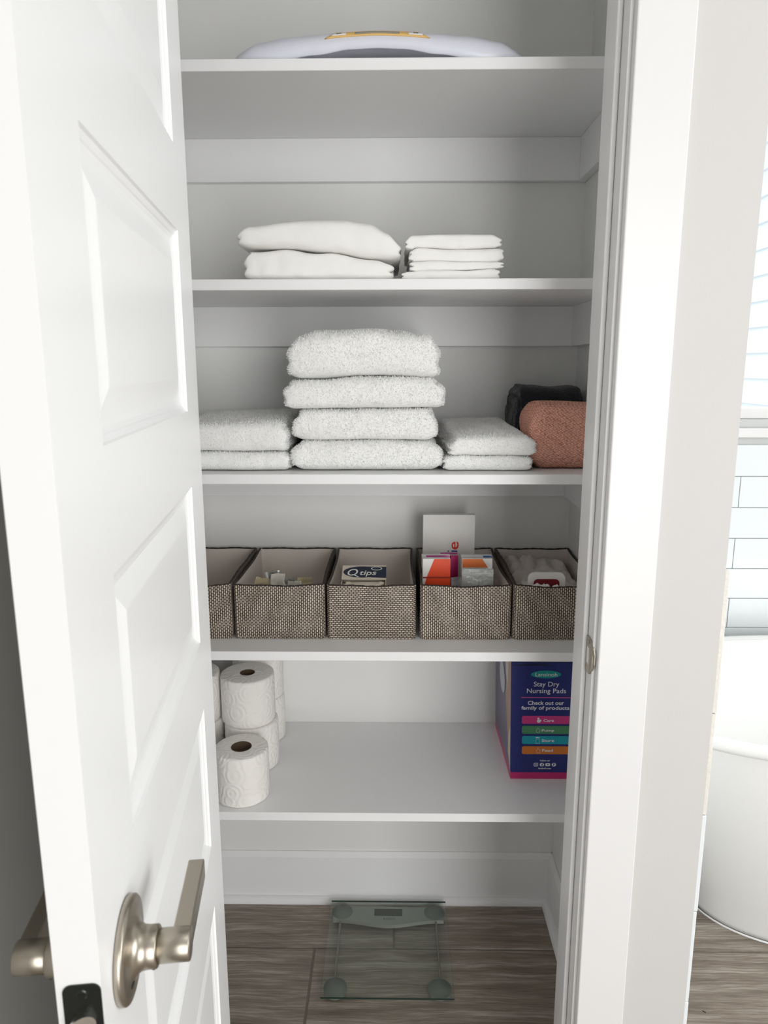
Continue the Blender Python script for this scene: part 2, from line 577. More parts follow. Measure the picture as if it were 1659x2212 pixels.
# tile edging on the bathroom side of the closet wall
zs = [1.10, 0.871, 0.696, 0.52, 0.345, 0.17, 0.0]
for i, (zt, zl) in enumerate(zip(zs, zs[1:])):
    dx = (0.0078, 0.0068, 0.0074, 0.0066, 0.0072, 0.0070)[i]
    t = box('edge_tile', 0.4908, 0.4908 + dx, WY + 0.002, 1.798, zl + 0.0012, zt, TILEEDGE if i < 2 else TILE, None, 0.0012, 2)
    t.parent = wall_side
    t.matrix_parent_inverse = Matrix.Translation(-Vector(wall_side.location))
# door jamb, stop and casing on the strike side (one moulded frame piece each)
def frame(name, sx):
    """sx=+1 right side, -1 left side"""
    j = JX if sx > 0 else JXL
    e = empty(name, (j, WY, 0))
    e['kind'] = 'structure'
    def part(nm, xa, xb, ya, yb, bev=0.0012):
        x0, x1 = sorted((sx * xa, sx * xb))
        return box(nm, x0, x1, ya - WY, yb - WY, 0, 2.43, TRIM, e, bev, 2)
    part('jamb_board', 0.0, 0.0185, WY, 1.160)
    part('door_stop', -0.008, -0.0002, 1.074, 1.112, 0.002)
    part('casing', 0.005, 0.0818, 1.030, WY - 0.0002, 0.002)
    return e
jr = frame('trim_1', 1)
jl = frame('trim_2', -1)
tp = empty('trim_3', (0, WY, 2.43)); tp['kind'] = 'structure'
box('jamb_board', JXL, JX, 0, 0.115, 0, 0.0185, TRIM, tp)
box('casing', JXL - 0.0818, JX + 0.0818, -0.015, -0.0002, 0.005, 0.083, TRIM, tp)
# strike plate on the jamb
ST = empty('strike_plate_mount')
ST.name = 'strike_plate'
ST.parent = jr
ST.location = (0, 0, 0.961)
bm = bmesh.new()
pl = []
yA, yB = 1.046 - WY, 1.0725 - WY
ys = [(yB, 0.0285), (yB, -0.0285), (yA + 0.010, -0.0285), (yA + 0.004, -0.026), (yA - 0.002, -0.018), (yA - 0.006, -0.008),
      (yA - 0.006, 0.008), (yA - 0.002, 0.018), (yA + 0.004, 0.026), (yA + 0.010, 0.0285)]
def sx_of(y):   # lip curls toward the opening near the room side
    return -0.0012 if y > yA + 0.006 else -0.0012 + (yA + 0.006 - y) * 0.35
o = prism('plate', [(sx_of(y), y, z) for y, z in ys], (-0.0011, 0, 0), NICKEL, ST)
tag(o, 'brushed nickel strike plate with a curved lip')
box('latch_hole', -0.00235, -0.0021, yB - 0.0145, yB - 0.003, -0.0135, 0.0125, TRIM, ST)
for z in (-0.021, 0.021):
    bm = bmesh.new(); cyl(bm, (-0.0023, yB - 0.009, z), (-1, 0, 0), 0.0034, 0.0028, 0.0006, 16)
    link('screw', mesh('screw', bm), NICKEL, ST)

# closet baseboards with quarter-round shoe
def baseboard(name, pts, parent_z=0):
    pass
def base_run(name, axis):
    e = empty(name, (0, 0, 0)); e['kind'] = 'structure'
    prof = [(0, 0), (0.012, 0), (0.012, 0.130), (0.004, 0.143), (0, 0.143)]
    shoe = [(0.012, 0)] + [(0.012 + 0.015 * math.cos(t), 0.017 * math.sin(t)) for t in [i * math.pi / 12 for i in range(7)]]
    for nm, pr in (('board', prof), ('shoe_moulding', shoe)):
        if axis == 'back':
            P = [(XL, DB - d, z) for d, z in pr]; D = (XR - XL, 0, 0)
        elif axis == 'right':
            P = [(XR - d, 1.162, z) for d, z in pr]; D = (0, DB - 1.162, 0)
        else:
            P = [(XL + d, 1.162, z) for d, z in pr]; D = (0, DB - 1.162, 0)
        prism(nm, P, D, BASEP, e)
base_run('baseboard_back', 'back'); base_run('baseboard_right', 'right'); base_run('baseboard_left', 'left')

# shelves and their wall cleats
SZ = [1.8975, 1.5482, 1.2037, 0.8574, 0.5109]
ST_T = 0.0186
where = ['topmost white closet shelf holding the curved baby scale', 'white closet shelf holding folded sheets and pillowcases',
         'white closet shelf holding the bath towel stack', 'white closet shelf holding the row of woven baskets',
         'lowest white closet shelf with toilet rolls and a blue box']
SHELF = []
for i, z in enumerate(SZ):
    s = box('closet_shelf', XL + 0.0005, XR - 0.0005, DF, DB - 0.0005, z - ST_T, z, SHELFP, None, 0.0008, 1)
    tag(s, where[i], 'shelf')
    SHELF.append(s)
    c = empty('trim_%d' % (4 + i), (0, 0, z - ST_T)); c['kind'] = 'structure'
    box('back_cleat', XL, XR, DB - 0.019, DB, -0.0874, -0.0001, SHELFP, c, 0.0008, 1)
    box('side_cleat', XR - 0.019, XR, DF + 0.02, DB - 0.0192, -0.0874, -0.0001, SHELFP, c, 0.0008, 1)
    box('side_cleat', XL, XL + 0.019, DF + 0.02, DB - 0.0192, -0.0874, -0.0001, SHELFP, c, 0.0008, 1)

# ------------------------------------------------------------------ door (open about 83 degrees)
DW, DTH, DH = 0.6226, 0.030, 2.415
ang = math.atan2(-0.9919, 0.1271)          # local +u points from hinge to latch
door = empty('door_1', (-0.278, 1.036, 0.008), ang)
door['kind'] = 'structure'
# local axes: x = u (hinge -> latch), y: +y is the visible (closet-side) face normal?  n = (.9919,.1271) = local +y
PU = (0.101, 0.512)
PZ = [(1.978 - 0.008, 2.194 - 0.008), (1.662 - 0.008, 1.878 - 0.008), (1.3425 - 0.008, 1.5625 - 0.008), (1.029 - 0.008, 1.2445 - 0.008),
      (0.716 - 0.008, 0.931 - 0.008), (0.402 - 0.008, 0.6176 - 0.008), (0.088 - 0.008, 0.303 - 0.008)]
bm = bmesh.new()
bbox(bm, 0, PU[0], -DTH, 0, 0, DH); bbox(bm, PU[1], DW, -DTH, 0, 0, DH)
edges_z = [0] + [v for a, b in sorted(PZ) for v in (a, b)] + [DH]
for a, b in zip(edges_z[::2], edges_z[1::2]):
    bbox(bm, PU[0], PU[1], -DTH, 0, a, b)
bmesh.ops.remove_doubles(bm, verts=bm.verts[:], dist=1e-5)
o = link('slab', mesh('slab', bm), DOORP, door)
def panel(z0, z1):
    rings = [(0.0, 0.0), (0.0015, 0.0025), (0.006, 0.0045), (0.0075, 0.0058), (0.012, 0.0075), (0.017, 0.0080), (0.041, 0.0030), (0.043, 0.0028)]
    vs, fs = [], []
    def side(sgn, base):
        st = len(vs)
        for ins, dep in rings:
            y = base - sgn * dep
            vs.extend([(PU[0] + ins, y, z0 + ins), (PU[1] - ins, y, z0 + ins), (PU[1] - ins, y, z1 - ins), (PU[0] + ins, y, z1 - ins)])
        for r in range(len(rings) - 1):
            for k in range(4):
                a, b = st + r * 4 + k, st + r * 4 + (k + 1) % 4
                q = (a, b, b + 4, a + 4)
                fs.append(q if sgn < 0 else q[::-1])
        L = st + (len(rings) - 1) * 4
        fs.append((L, L + 1, L + 2, L + 3) if sgn < 0 else (L + 3, L + 2, L + 1, L))
    side(1, 0.0); side(-1, -DTH)
    me = bpy.data.meshes.new('panel'); me.from_pydata(vs, [], fs)
    return link('panel', me, DOORP, door)
for a, b in PZ: panel(a, b)
# lever handles both sides
LU, LZ = 0.562, 0.961 - 0.008
def lever(sgn):
    e = empty('lever_handle'); e.parent = door
    e.location = (LU, 0 if sgn > 0 else -DTH, LZ)
    e.rotation_euler = (-math.pi / 2 if sgn > 0 else math.pi / 2, 0, 0)      # local z -> away from the door
    tag(e, 'brushed nickel lever handle with round rose')
    up = -1 if sgn > 0 else 1                  # sign of local y that points up
    lathe('rose', [(0, 0.0002), (0.0372, 0.0002), (0.0382, 0.0012), (0.0382, 0.0048), (0.0372, 0.0060), (0.031, 0.0066), (0.0235, 0.0078), (0.0185, 0.0102),
                   (0.0160, 0.0140), (0.0154, 0.0180), (0.0154, 0.0245), (0.0146, 0.0253), (0, 0.0253)], NICKEL, e, 56)
    lathe('tube', [(0, 0.0255), (0.0118, 0.0255), (0.0124, 0.0260), (0.0124, 0.0488), (0.0118, 0.0495), (0, 0.0495)], NICKEL, e, 40)
    bm = bmesh.new()
    bbox(bm, -0.087, 0.004, -0.0095, 0.0095, 0.0355, 0.0494, 0.0012, 2)
    link('lever_arm', mesh('lever_arm', bm), NICKEL, e)
    bm = bmesh.new()
    s45 = 0.0160
    cyl(bm, (0.0096, -up * 0.0119, 0.0225), (0.63, -up * 0.78, 0), 0.0011, 0.0011, 0.0005, 12)
    cyl(bm, (0.0150, -up * 0.0185, 0.0074), (0.15, -up * 0.2, 0.95), 0.0030, 0.0030, 0.0010, 16)
    link('set_screw_hole_shade', mesh('set_screw_hole_shade', bm), BLACK, e)
lever(1); lever(-1)
# latch face plate on the door edge
LP = empty('latch_plate'); LP.parent = door
LP.location = (DW, -DTH / 2 + 0.002, LZ)
def rrect(w, h, r, n=6):
    out = []
    for cx, cz, a0 in ((w / 2 - r, h / 2 - r, 0), (-w / 2 + r, h / 2 - r, 90), (-w / 2 + r, -h / 2 + r, 180), (w / 2 - r, -h / 2 + r, 270)):
        for k in range(n + 1):
            a = math.radians(a0 + 90 * k / n)
            out.append((cx + r * math.cos(a), cz + r * math.sin(a)))
    return out
prism('face_plate', [(0.0001, a, b) for a, b in rrect(0.0254, 0.0572, 0.006)], (0.0010, 0, 0), NICKELD, LP)
bm = bmesh.new()
vs = cyl(bm, (0.0010, 0.0, 0), (1, 0, 0), 0.0085, 0.0085, 0.0115, 28)
for v in vs:                                   # bevelled bolt nose
    if v.co.x > 0.005:
        v.co.x = 0.0035 + (0.0085 - v.co.y) * 0.5
link('latch_bolt', mesh('latch_bolt', bm), CHROME, LP)
for z in (-0.021, 0.021):
    bm = bmesh.new(); cyl(bm, (0.0011, 0, z), (1, 0, 0), 0.0038, 0.0030, 0.0006, 18)
    bbox(bm, 0.0016, 0.0018, -0.0022, 0.0022, z - 0.0004, z + 0.0004); bbox(bm, 0.0016, 0.0018, -0.0004, 0.0004, z - 0.0022, z + 0.0022)
    link('screw', mesh('screw', bm), NICKELD, LP)
# hinges
for hz in (0.25, 1.20, 2.16):
    bm = bmesh.new(); cyl(bm, (-0.006, -DTH - 0.006, hz - 0.045), (0, 0, 1), 0.006, 0.006, 0.09, 20)
    bbox(bm, -0.0015, 0.0, -DTH, -0.004, hz - 0.045, hz + 0.045)
    link('hinge', mesh('hinge', bm), NICKEL, door)

# ------------------------------------------------------------------ bathroom beyond: tile wall with window, tub
TW = 2.25
WX0, WX1, WZ0, WZ1 = 0.80, 2.00, 1.236, 2.25
bm = bmesh.new()
bbox(bm, 0.4906, WX0, TW, TW + 0.10, 0, CEIL); bbox(bm, WX1, 2.95, TW, TW + 0.10, 0, CEIL)
bbox(bm, WX0, WX1, TW, TW + 0.10, 0, WZ0); bbox(bm, WX0, WX1, TW, TW + 0.10, WZ1, CEIL)
wfar = struct(link('wall_far', mesh('wall_far', bm), TGROUT))
struct(box('wall_tub_end', 0.38, 0.4906, 1.801, TW, 0, CEIL, WALLP))
zj = [0.963 - 0.0985 * k for k in range(0, 10)]
levels = [1.0615 + 0.0985] + [1.0615] + zj + [0.0]
lv = sorted(set([round(max(0, v), 4) for v in levels]))
xj0 = 1.072
tile_cache = {}
for r, (zl, zt) in enumerate(zip(lv, lv[1:])):
    # the course whose joint shows in the photo lies between about 0.79 and 0.885
    mid = (zl + zt) / 2
    idx = int(round((mid - 0.816) / 0.0985))
    off = xj0 + (0.15 if idx % 2 else 0.0)
    i0 = math.floor((0.4906 - off) / 0.302)
    for i in range(i0, i0 + 10):
        a, b = max(off + 0.302 * i, 0.4912), min(off + 0.302 * (i + 1), 2.95)
        if b - a < 0.02: continue
        key = (round(b - a, 4), round(zt - zl, 4))
        if key not in tile_cache:
            bm = bmesh.new()
            bbox(bm, -(b - a) / 2 + 0.001, (b - a) / 2 - 0.001, -0.008, -0.0005, 0.001, zt - zl - 0.001, 0.0009, 1)
            me = mesh('wall_tile', bm); me.materials.append(TILE)
            tile_cache[key] = me
        t = bpy.data.objects.new('wall_tile', tile_cache[key]); COL.objects.link(t)
        t.location = ((a + b) / 2, TW, zl); t.parent = wfar
win = empty('window_1', ((WX0 + WX1) / 2, TW, WZ0)); win['kind'] = 'structure'
hw, hh = (WX1 - WX0) / 2, WZ1 - WZ0
for a, b, c, d in ((-hw, hw, 0.0, 0.035), (-hw, hw, hh - 0.035, hh), (-hw, -hw + 0.04, 0.035, hh - 0.035), (hw - 0.04, hw, 0.035, hh - 0.035)):
    box('window_frame', a + 0.0005, b - 0.0005, 0.02, 0.07, c + 0.0005, d - 0.0005, TRIM, win, 0.002, 1)
box('pane', -hw + 0.041, hw - 0.041, 0.042, 0.047, 0.036, hh - 0.036, PANE, win)
box('window_sill', -hw - 0.02, hw + 0.02, -0.022, -0.0085, -0.054, -0.026, TRIM, win, 0.004, 3)
# neighbouring house seen through the window
NH = empty('neighbouring_house', (2.75, 5.4, -0.6))
tag(NH, 'white clapboard house wall outside the bathroom window', 'house')
SIDING = mat('white_clapboard', (206, 211, 214), 0.6, bump=(40, 0.1, 0.003))
box('wall_core', 0.03, 0.25, -2.8, 3.6, 0, 4.2, SIDING, NH)
for k in range(22):
    bmx = [(0.028, -2.8, 0.19 * k), (-0.012, -2.8, 0.19 * k), (0.010, -2.8, 0.19 * k + 0.19), (0.028, -2.8, 0.19 * k + 0.19)]
    prism('siding_board', bmx, (0, 6.4, 0), SIDING, NH)

# bathtub
def tub():
    e = empty('bathtub', (1.33, 1.778, 0))
    tag(e, 'white freestanding bathtub by the tiled window wall', 'bathtub')
    def outline(a, b, z, n=72, p=2.7):
        out = []
        for k in range(n):
            t = 2 * math.pi * k / n
            c, s = math.cos(t), math.sin(t)
            out.append((a * math.copysign(abs(c) ** (2 / p), c), b * math.copysign(abs(s) ** (2 / p), s), z))
        return out
    def loft(name, rows, capb=False, capt=False):
        vs, fs = [], []
        n = len(rows[0])
        for r in rows: vs.extend(r)
        for i in range(len(rows) - 1):
            for k in range(n):
                k2 = (k + 1) % n
                fs.append((i * n + k, i * n + k2, (i + 1) * n + k2, (i + 1) * n + k))
        if capb: fs.append(tuple(range(n))[::-1])
        if capt: fs.append(tuple(range((len(rows) - 1) * n, len(rows) * n)))
        me = bpy.data.meshes.new(name); me.from_pydata(vs, [], fs)
        return link(name, me, ACRYL, e, True)
    rows = []
    for z, a, b in ((0.0, 0.545, 0.268), (0.02, 0.548, 0.272), (0.10, 0.570, 0.290), (0.22, 0.615, 0.318), (0.36, 0.672, 0.345),
                    (0.48, 0.715, 0.362), (0.552, 0.735, 0.369)):
        rows.append(outline(a, b, z))
    loft('shell', rows, capb=True)
    rows = [outline(0.733, 0.367, 0.548), outline(0.750, 0.378, 0.553), outline(0.756, 0.382, 0.563), outline(0.753, 0.380, 0.574), outline(0.742, 0.374, 0.580),
            outline(0.728, 0.362, 0.580), outline(0.718, 0.353, 0.574)]
    loft('rim', rows)
    rows = [outline(0.718, 0.353, 0.5735), outline(0.700, 0.340, 0.45), outline(0.640, 0.310, 0.25), outline(0.58, 0.270, 0.14), outline(0.50, 0.21, 0.115)]
    loft('basin', rows, capt=True)
    rows = [outline(0.549, 0.272, 0.0), outline(0.5515, 0.2745, 0.003), outline(0.549, 0.272, 0.006)]
    loft('caulk_line', rows)
tub()

# ================================================================== THINGS ON THE SHELVES
# ------------------------------------------------------------------ baby scale (top shelf)
def baby_scale():
    z0 = SZ[0]
    e = empty('baby_scale', (-0.0295, 1.49, z0))
    tag(e, 'white curved baby weighing scale with yellow control strip', 'baby scale')
    body = mat('glossy_lilac_white_plastic', (226, 228, 238), 0.28)
    ypl = mat('yellow_control_strip', (234, 192, 116), 0.45)
    lcd = mat('grey_lcd', (158, 150, 132), 0.25)
    btn = mat('white_button', (238, 238, 236), 0.4)
    L, Dh = 0.262, 0.150
    # top outline along x, arch under the middle
    topc = [(0, 0.012), (0.045, 0.030), (0.11, 0.0425), (0.22, 0.0500), (0.36, 0.0545), (0.5, 0.0565)]
    archc = [(0, 0.0), (0.16, 0.0008), (0.30, 0.012), (0.42, 0.0205), (0.5, 0.0222)]
    def tp(u): return interp(topc, u if u <= 0.5 else 1 - u)
    def bt(u): return interp(archc, u if u <= 0.5 else 1 - u)
    nx = 60
    vs, fs = [], []
    prof_n = 0
    for i in range(nx + 1):
        u = i / nx
        x = -L + 2 * L * u
        ed = max(0.0, 1 - (abs(2 * u - 1)) ** 8) ** 0.5
        dh = Dh * (0.55 + 0.45 * ed)
        t, b = tp(u), bt(u)
        h = t - b
        P = [(-dh + 0.020, b + 0.002), (-dh + 0.008, b + 0.0006), (-dh + 0.0050, b), (-dh + 0.0036, b + h * 0.04), (-dh + 0.001, b + h * 0.18), (-dh, b + h * 0.34), (-dh + 0.004, b + h * 0.62), (-dh + 0.014, b + h * 0.86), (-dh + 0.030, b + h),
             (-dh + 0.055, b + h * 0.99), (-dh * 0.35, t - h * 0.30), (0, t - h * 0.36), (dh * 0.35, t - h * 0.30), (dh - 0.055, b + h * 0.99), (dh - 0.030, b + h),
             (dh - 0.014, b + h * 0.86), (dh, b + h * 0.30), (dh - 0.018, b), (0, b + 0.002)]
        prof_n = len(P)
        vs.extend((x, y, z + 0.0002) for y, z in P)
    for i in range(nx):
        for k in range(prof_n):
            k2 = (k + 1) % prof_n
            fs.append((i * prof_n + k, i * prof_n + k2, (i + 1) * prof_n + k2, (i + 1) * prof_n + k))
    fs.append(tuple(range(prof_n))); fs.append(tuple(range(nx * prof_n + prof_n - 1, nx * prof_n - 1, -1)))
    me = bpy.data.meshes.new('tray'); me.from_pydata(vs, [], fs)
    o = link('tray', me, body, e, True)
    md = o.modifiers.new('round', 'SUBSURF'); md.levels = 2; md.render_levels = 2
    # control strip follows the upper front curve
    def surf(x, s, lift):
        u = (x + L) / (2 * L)
        t, b = tp(u), bt(u); h = t - b
        P = [Vector((0, -Dh + 0.0008, b + h * 0.34)), Vector((0, -Dh + 0.0042, b + h * 0.62)), Vector((0, -Dh + 0.0142, b + h * 0.855)), Vector((0, -Dh + 0.032, b + h * 0.985))]
        k = min(2, int(s * 3)); f = s * 3 - k
        p = P[k].lerp(P[k + 1], f)
        return (x, p.y - lift * 0.8, p.z + lift * 0.7)
    def patch(name, x0, x1, s0, s1, m, lift, taper=0.0, n=24, par=e):
        vs, fs = [], []
        for j in range(5):
            s = s0 + (s1 - s0) * j / 4
            ins = taper * (j / 4) ** 0.7 if taper > 0 else 0
            for i in range(n + 1):
                vs.append(surf(x0 + ins + (x1 - x0 - 2 * ins) * i / n, s, lift))
        for j in range(4):
            for i in range(n):
                a = j * (n + 1) + i
                fs.append((a, a + 1, a + n + 2, a + n + 1))
        me = bpy.data.meshes.new(name); me.from_pydata(vs, [], fs)
        o = link(name, me, m, par, True)
        s = o.modifiers.new('thick', 'SOLIDIFY'); s.thickness = 0.0015
        return o
    strip = patch('control_strip', -0.088, 0.088, 0.24, 1.0, ypl, 0.0015, 0.030)
    patch('display', -0.037, 0.037, 0.36, 0.52, lcd, 0.0022, 0, 12, strip)
    for s in (-1, 1):
        a, b = sorted((s * 0.052, s * 0.076))
        patch('button', a, b, 0.33, 0.51, btn, 0.0024, 0, 6, strip)
        a, b = sorted((s * 0.060, s * 0.068))
        patch('button_mark', a, b, 0.40, 0.46, mat('grey_mark', (120, 120, 118), 0.5), 0.0031, 0, 3, strip)
baby_scale()

# ------------------------------------------------------------------ folded cloth
COTTON = mat('white_cotton_sheet', (248, 247, 243), 0.85, bump=(38, 0.35, 0.006), sheen=0.1)
TERRY = mat('white_terry', (250, 250, 248), 0.95, bump=(420, 0.6, 0.002), sheen=0.15)
def px_curve(pts, y, x0, x1):
    out = []
    for p in pts:
        X, Z = xz(p[0], p[1], y)
        out.append(((X - x0) / (x1 - x0), Z))
    return out
def put(name, me, loc, m, label, cat, group):
    o = link(name, me, m)
    o.location = loc
    tag(o, label, cat, group)
    return o
def lift(curve, dz):
    return [(u, z + dz) for u, z in curve]

# --- sheets (left stack on second shelf)
Y = 1.345
z2 = SZ[1] + 0.0005
xa, xb = xz(521, 560, Y)[0], xz(851, 570, Y)[0]
topc = px_curve([(521, 552), (532, 543), (620, 536), (700, 545), (800, 558), (851, 566)], Y, xa, xb)
me, loc = cloth_mesh('folded_sheet', xa, xb, Y, 1.62, topc, [(0, z2), (1, z2)], r_end=0.018, layers=2, groove=0.005, amp=0.0035, freq=16, seed=3)
put('folded_sheet', me, loc, COTTON, 'lower thick white folded sheet of the left stack, under the puffier one', 'bed sheet', 'folded white sheets')
xa2, xb2 = xz(510, 520, Y)[0], xz(864, 550, Y)[0]
bc = [(0.0, xz(510, 533, Y)[1])] + px_curve([(540, 535), (620, 535), (700, 543), (800, 557)], Y, xa2, xb2) + [(1.0, xz(862, 561, Y)[1])]
tc = px_curve([(510, 512), (540, 492), (620, 484), (735, 477), (800, 486), (840, 505), (864, 530)], Y + 0.03, xa2, xb2)
me, loc = cloth_mesh('folded_sheet', xa2, xb2, Y - 0.004, 1.625, tc, bc, r_end=0.022, layers=2, groove=0.005, amp=0.004, freq=13, seed=5, flatbot=False, r_fr=0.03)
put('folded_sheet', me, loc, COTTON, 'upper puffy white folded sheet with domed top, on the left stack', 'bed sheet', 'folded white sheets')
# --- pillowcases (right stack)
prev = [(0, z2), (1, z2)]
labs = ['bottom thin white pillowcase in the stack of four', 'second white pillowcase from the bottom in the stack of four',
        'third white pillowcase from the bottom in the stack of four', 'topmost white pillowcase in the stack of four']
spec = [((866, 1080), [(866, 588), (930, 585), (1000, 585), (1080, 581)], 0.010, 0.0),
        ((884, 1090), [(884, 566), (940, 564), (1010, 567), (1090, 567)], 0.010, 0.0),
        ((882, 1089), [(882, 540), (900, 535), (980, 538), (1089, 535)], 0.012, 0.0),
        ((876, 1086), [(876, 518), (890, 507), (980, 504), (1060, 505), (1086, 514)], 0.012, 0.004)]
for i, ((pa, pb), tpx, re, bk) in enumerate(spec):
    xa, xb = xz(pa, 570, Y)[0], xz(pb, 570, Y)[0]
    tcv = px_curve(tpx, Y + 0.008, xa, xb)
    bcv = [(0, z2), (1, z2)] if i == 0 else px_curve(spec[i - 1][1], Y + 0.008, xa, xb)
    bcv = bcv if i == 0 else lift([(max(0, min(1, u)), z) for u, z in bcv], 0.0006)
    me, loc = cloth_mesh('folded_pillowcase', xa, xb, Y + 0.002 * i, 1.60, tcv, bcv, r_end=re, layers=2, groove=0.004, amp=0.0022, freq=18, seed=11 + i, back=bk, flatbot=i == 0)
    put('folded_pillowcase', me, loc, COTTON, labs[i], 'pillowcase', 'folded white pillowcases')
# --- bath towels (centre stack, third shelf)
Y = 1.362
z3 = SZ[2] + 0.0008
tops = [[(625, 962), (660, 953), (790, 953), (920, 953), (957, 962)],
        [(629, 894), (650, 886), (790, 884), (930, 882), (947, 892)],
        [(612, 832), (630, 824), (700, 822), (790, 814), (930, 816), (959, 826)],
        [(624, 742), (640, 728), (690, 716), (790, 709), (870, 716), (905, 724), (930, 722), (950, 745)]]
ext = [(625, 957), (629, 946), (612, 959), (623, 951)]
tl = ['bottom white terry bath towel of the tall centre stack', 'second white bath towel from the bottom of the tall centre stack',
      'third bath towel of the centre stack, wider than those beneath it', 'topmost thick white bath towel of the tall centre stack']
back_dz = [0, 0, 0, 0.0]
for i in range(4):
    xa, xb = xz(ext[i][0], 880, Y)[0], xz(ext[i][1], 880, Y)[0]
    tcv = px_curve(tops[i], Y + 0.012, xa, xb)
    tcv = [(max(0, min(1, u)), z) for u, z in tcv]
    if i == 0: bcv = [(0, z3), (1, z3)]
    else:
        bcv = px_curve(tops[i - 1], Y + 0.012, xa, xb)
        zmid = [z for u, z in bcv if 0.08 < u < 0.92]
        bcv = [(0, min(zmid))] + [(u, z) for u, z in bcv if 0.08 < u < 0.92] + [(1, min(zmid))]
        bcv = lift(bcv, 0.0022)
    me, loc = cloth_mesh('bath_towel', xa, xb, Y + (0, 0.002, -0.002, 0.003)[i], 1.665, tcv, bcv, r_end=0.022, layers=(1, 1, 2, 2)[i], groove=0.005, amp=0.0035, freq=17, seed=21 + i, flatbot=i == 0)
    o = put('bath_towel', me, loc, TERRY, tl[i], 'towel', 'white bath towels')
    terry(me, o, TERRY, 34000, 0.0028, 31 + i)
# --- hand towels left and right
def hand(xpa, xpb, tpx, bpx, seed, label, y, back=0.0, y1=1.64, skew=0.0):
    xa, xb = (xpa if xpa < 5 else xz(xpa, 960, y)[0]), xz(xpb, 960, y)[0]
    tcv = [(max(0, min(1, u)), z) for u, z in px_curve(tpx, y + 0.01, xa, xb)]
    bcv = [(0, z3), (1, z3)] if bpx is None else lift([(max(0, min(1, u)), z) for u, z in px_curve(bpx, y + 0.01, xa, xb)], 0.001)
    me, loc = cloth_mesh('hand_towel', xa, xb, y, y1, tcv, bcv, r_end=0.014, layers=2, groove=0.003, amp=0.0028, freq=17, seed=seed, flatbot=bpx is None, back=back, skew=skew)
    o = put('hand_towel', me, loc, TERRY, label, 'towel', 'white hand towels')
    terry(me, o, TERRY, 17000, 0.0022, seed)
hand(-0.415, 624, [(380, 974), (440, 975), (530, 977), (600, 976), (624, 978)], None, 41, 'lower white hand towel left of the bath towel stack', Y)
hand(-0.418, 621, [(375, 920), (440, 917), (530, 914), (600, 912), (621, 922)], [(380, 974), (440, 975), (530, 977), (600, 976), (624, 978)], 42,
     'upper white hand towel left of the bath towel stack, rising at the back', Y, back=0.012)
hand(959, 1151, [(959, 986), (1000, 984), (1080, 984), (1154, 986)], None, 43, 'lower white hand towel right of the bath towel stack', Y)
hand(962, 1149, [(962, 962), (980, 946), (1060, 941), (1120, 942), (1153, 952)], [(959, 986), (1000, 984), (1080, 984), (1154, 986)], 44,
     'upper white hand towel right of the bath towel stack, rising at the back', Y, back=0.016, skew=-0.06)
# --- dark blanket and pink knit blanket
NAVY = mat('dark_navy_plush', (22, 25, 33), 0.95, bump=(260, 0.9, 0.004), sheen=0.3)
xa = xz(1114, 880, 1.535)[0]
me, loc = cloth_mesh('plush_blanket', xa, XR - 0.0195, 1.535, 1.684, [(0, 1.352), (0.12, 1.360), (0.3, 1.357), (0.6, 1.354), (1, 1.358)], [(0, z3), (1, z3)], r_end=0.014, r_fr=0.035,
                     layers=9, groove=0.009, amp=0.003, freq=18, seed=51, front_crease=3)
o = put('plush_blanket', me, loc, NAVY, 'dark navy plush blanket folded behind the pink knit throw', 'blanket', None)
PINK = mk_knit('salmon_knit', (250, 186, 164), (176, 98, 78), 190)
xa = xz(1145, 950, 1.380)[0]
me, loc = cloth_mesh('knit_throw', xa, XR - 0.004, 1.380, 1.528, [(0, 1.318), (0.15, 1.328), (0.6, 1.329), (1, 1.327)], [(0, z3 + 0.003), (0.15, z3), (1, z3)], r_end=0.026, r_fr=0.034,
                     layers=2, groove=0.004, amp=0.004, freq=12, seed=61)
# knit stitches as relief
bm = bmesh.new(); bm.from_mesh(me)
bmesh.ops.subdivide_edges(bm, edges=[e for e in bm.edges if e.calc_length() > 0.003], cuts=2, use_grid_fill=True)
bm.normal_update()
for v in bm.verts:
    a = (v.co.x * 0.8 + v.co.z * 0.6) / 0.0052; b = (v.co.x * 0.6 - v.co.z * 0.8 + v.co.y) / 0.0052
    v.co += v.normal * 0.0012 * math.sin(a * math.pi) * math.sin(b * math.pi)
bm.to_mesh(me); bm.free()
for p in me.polygons: p.use_smooth = True
o = put('knit_throw', me, loc, PINK, 'salmon pink knitted throw folded at the right end of the towel shelf', 'blanket', None)

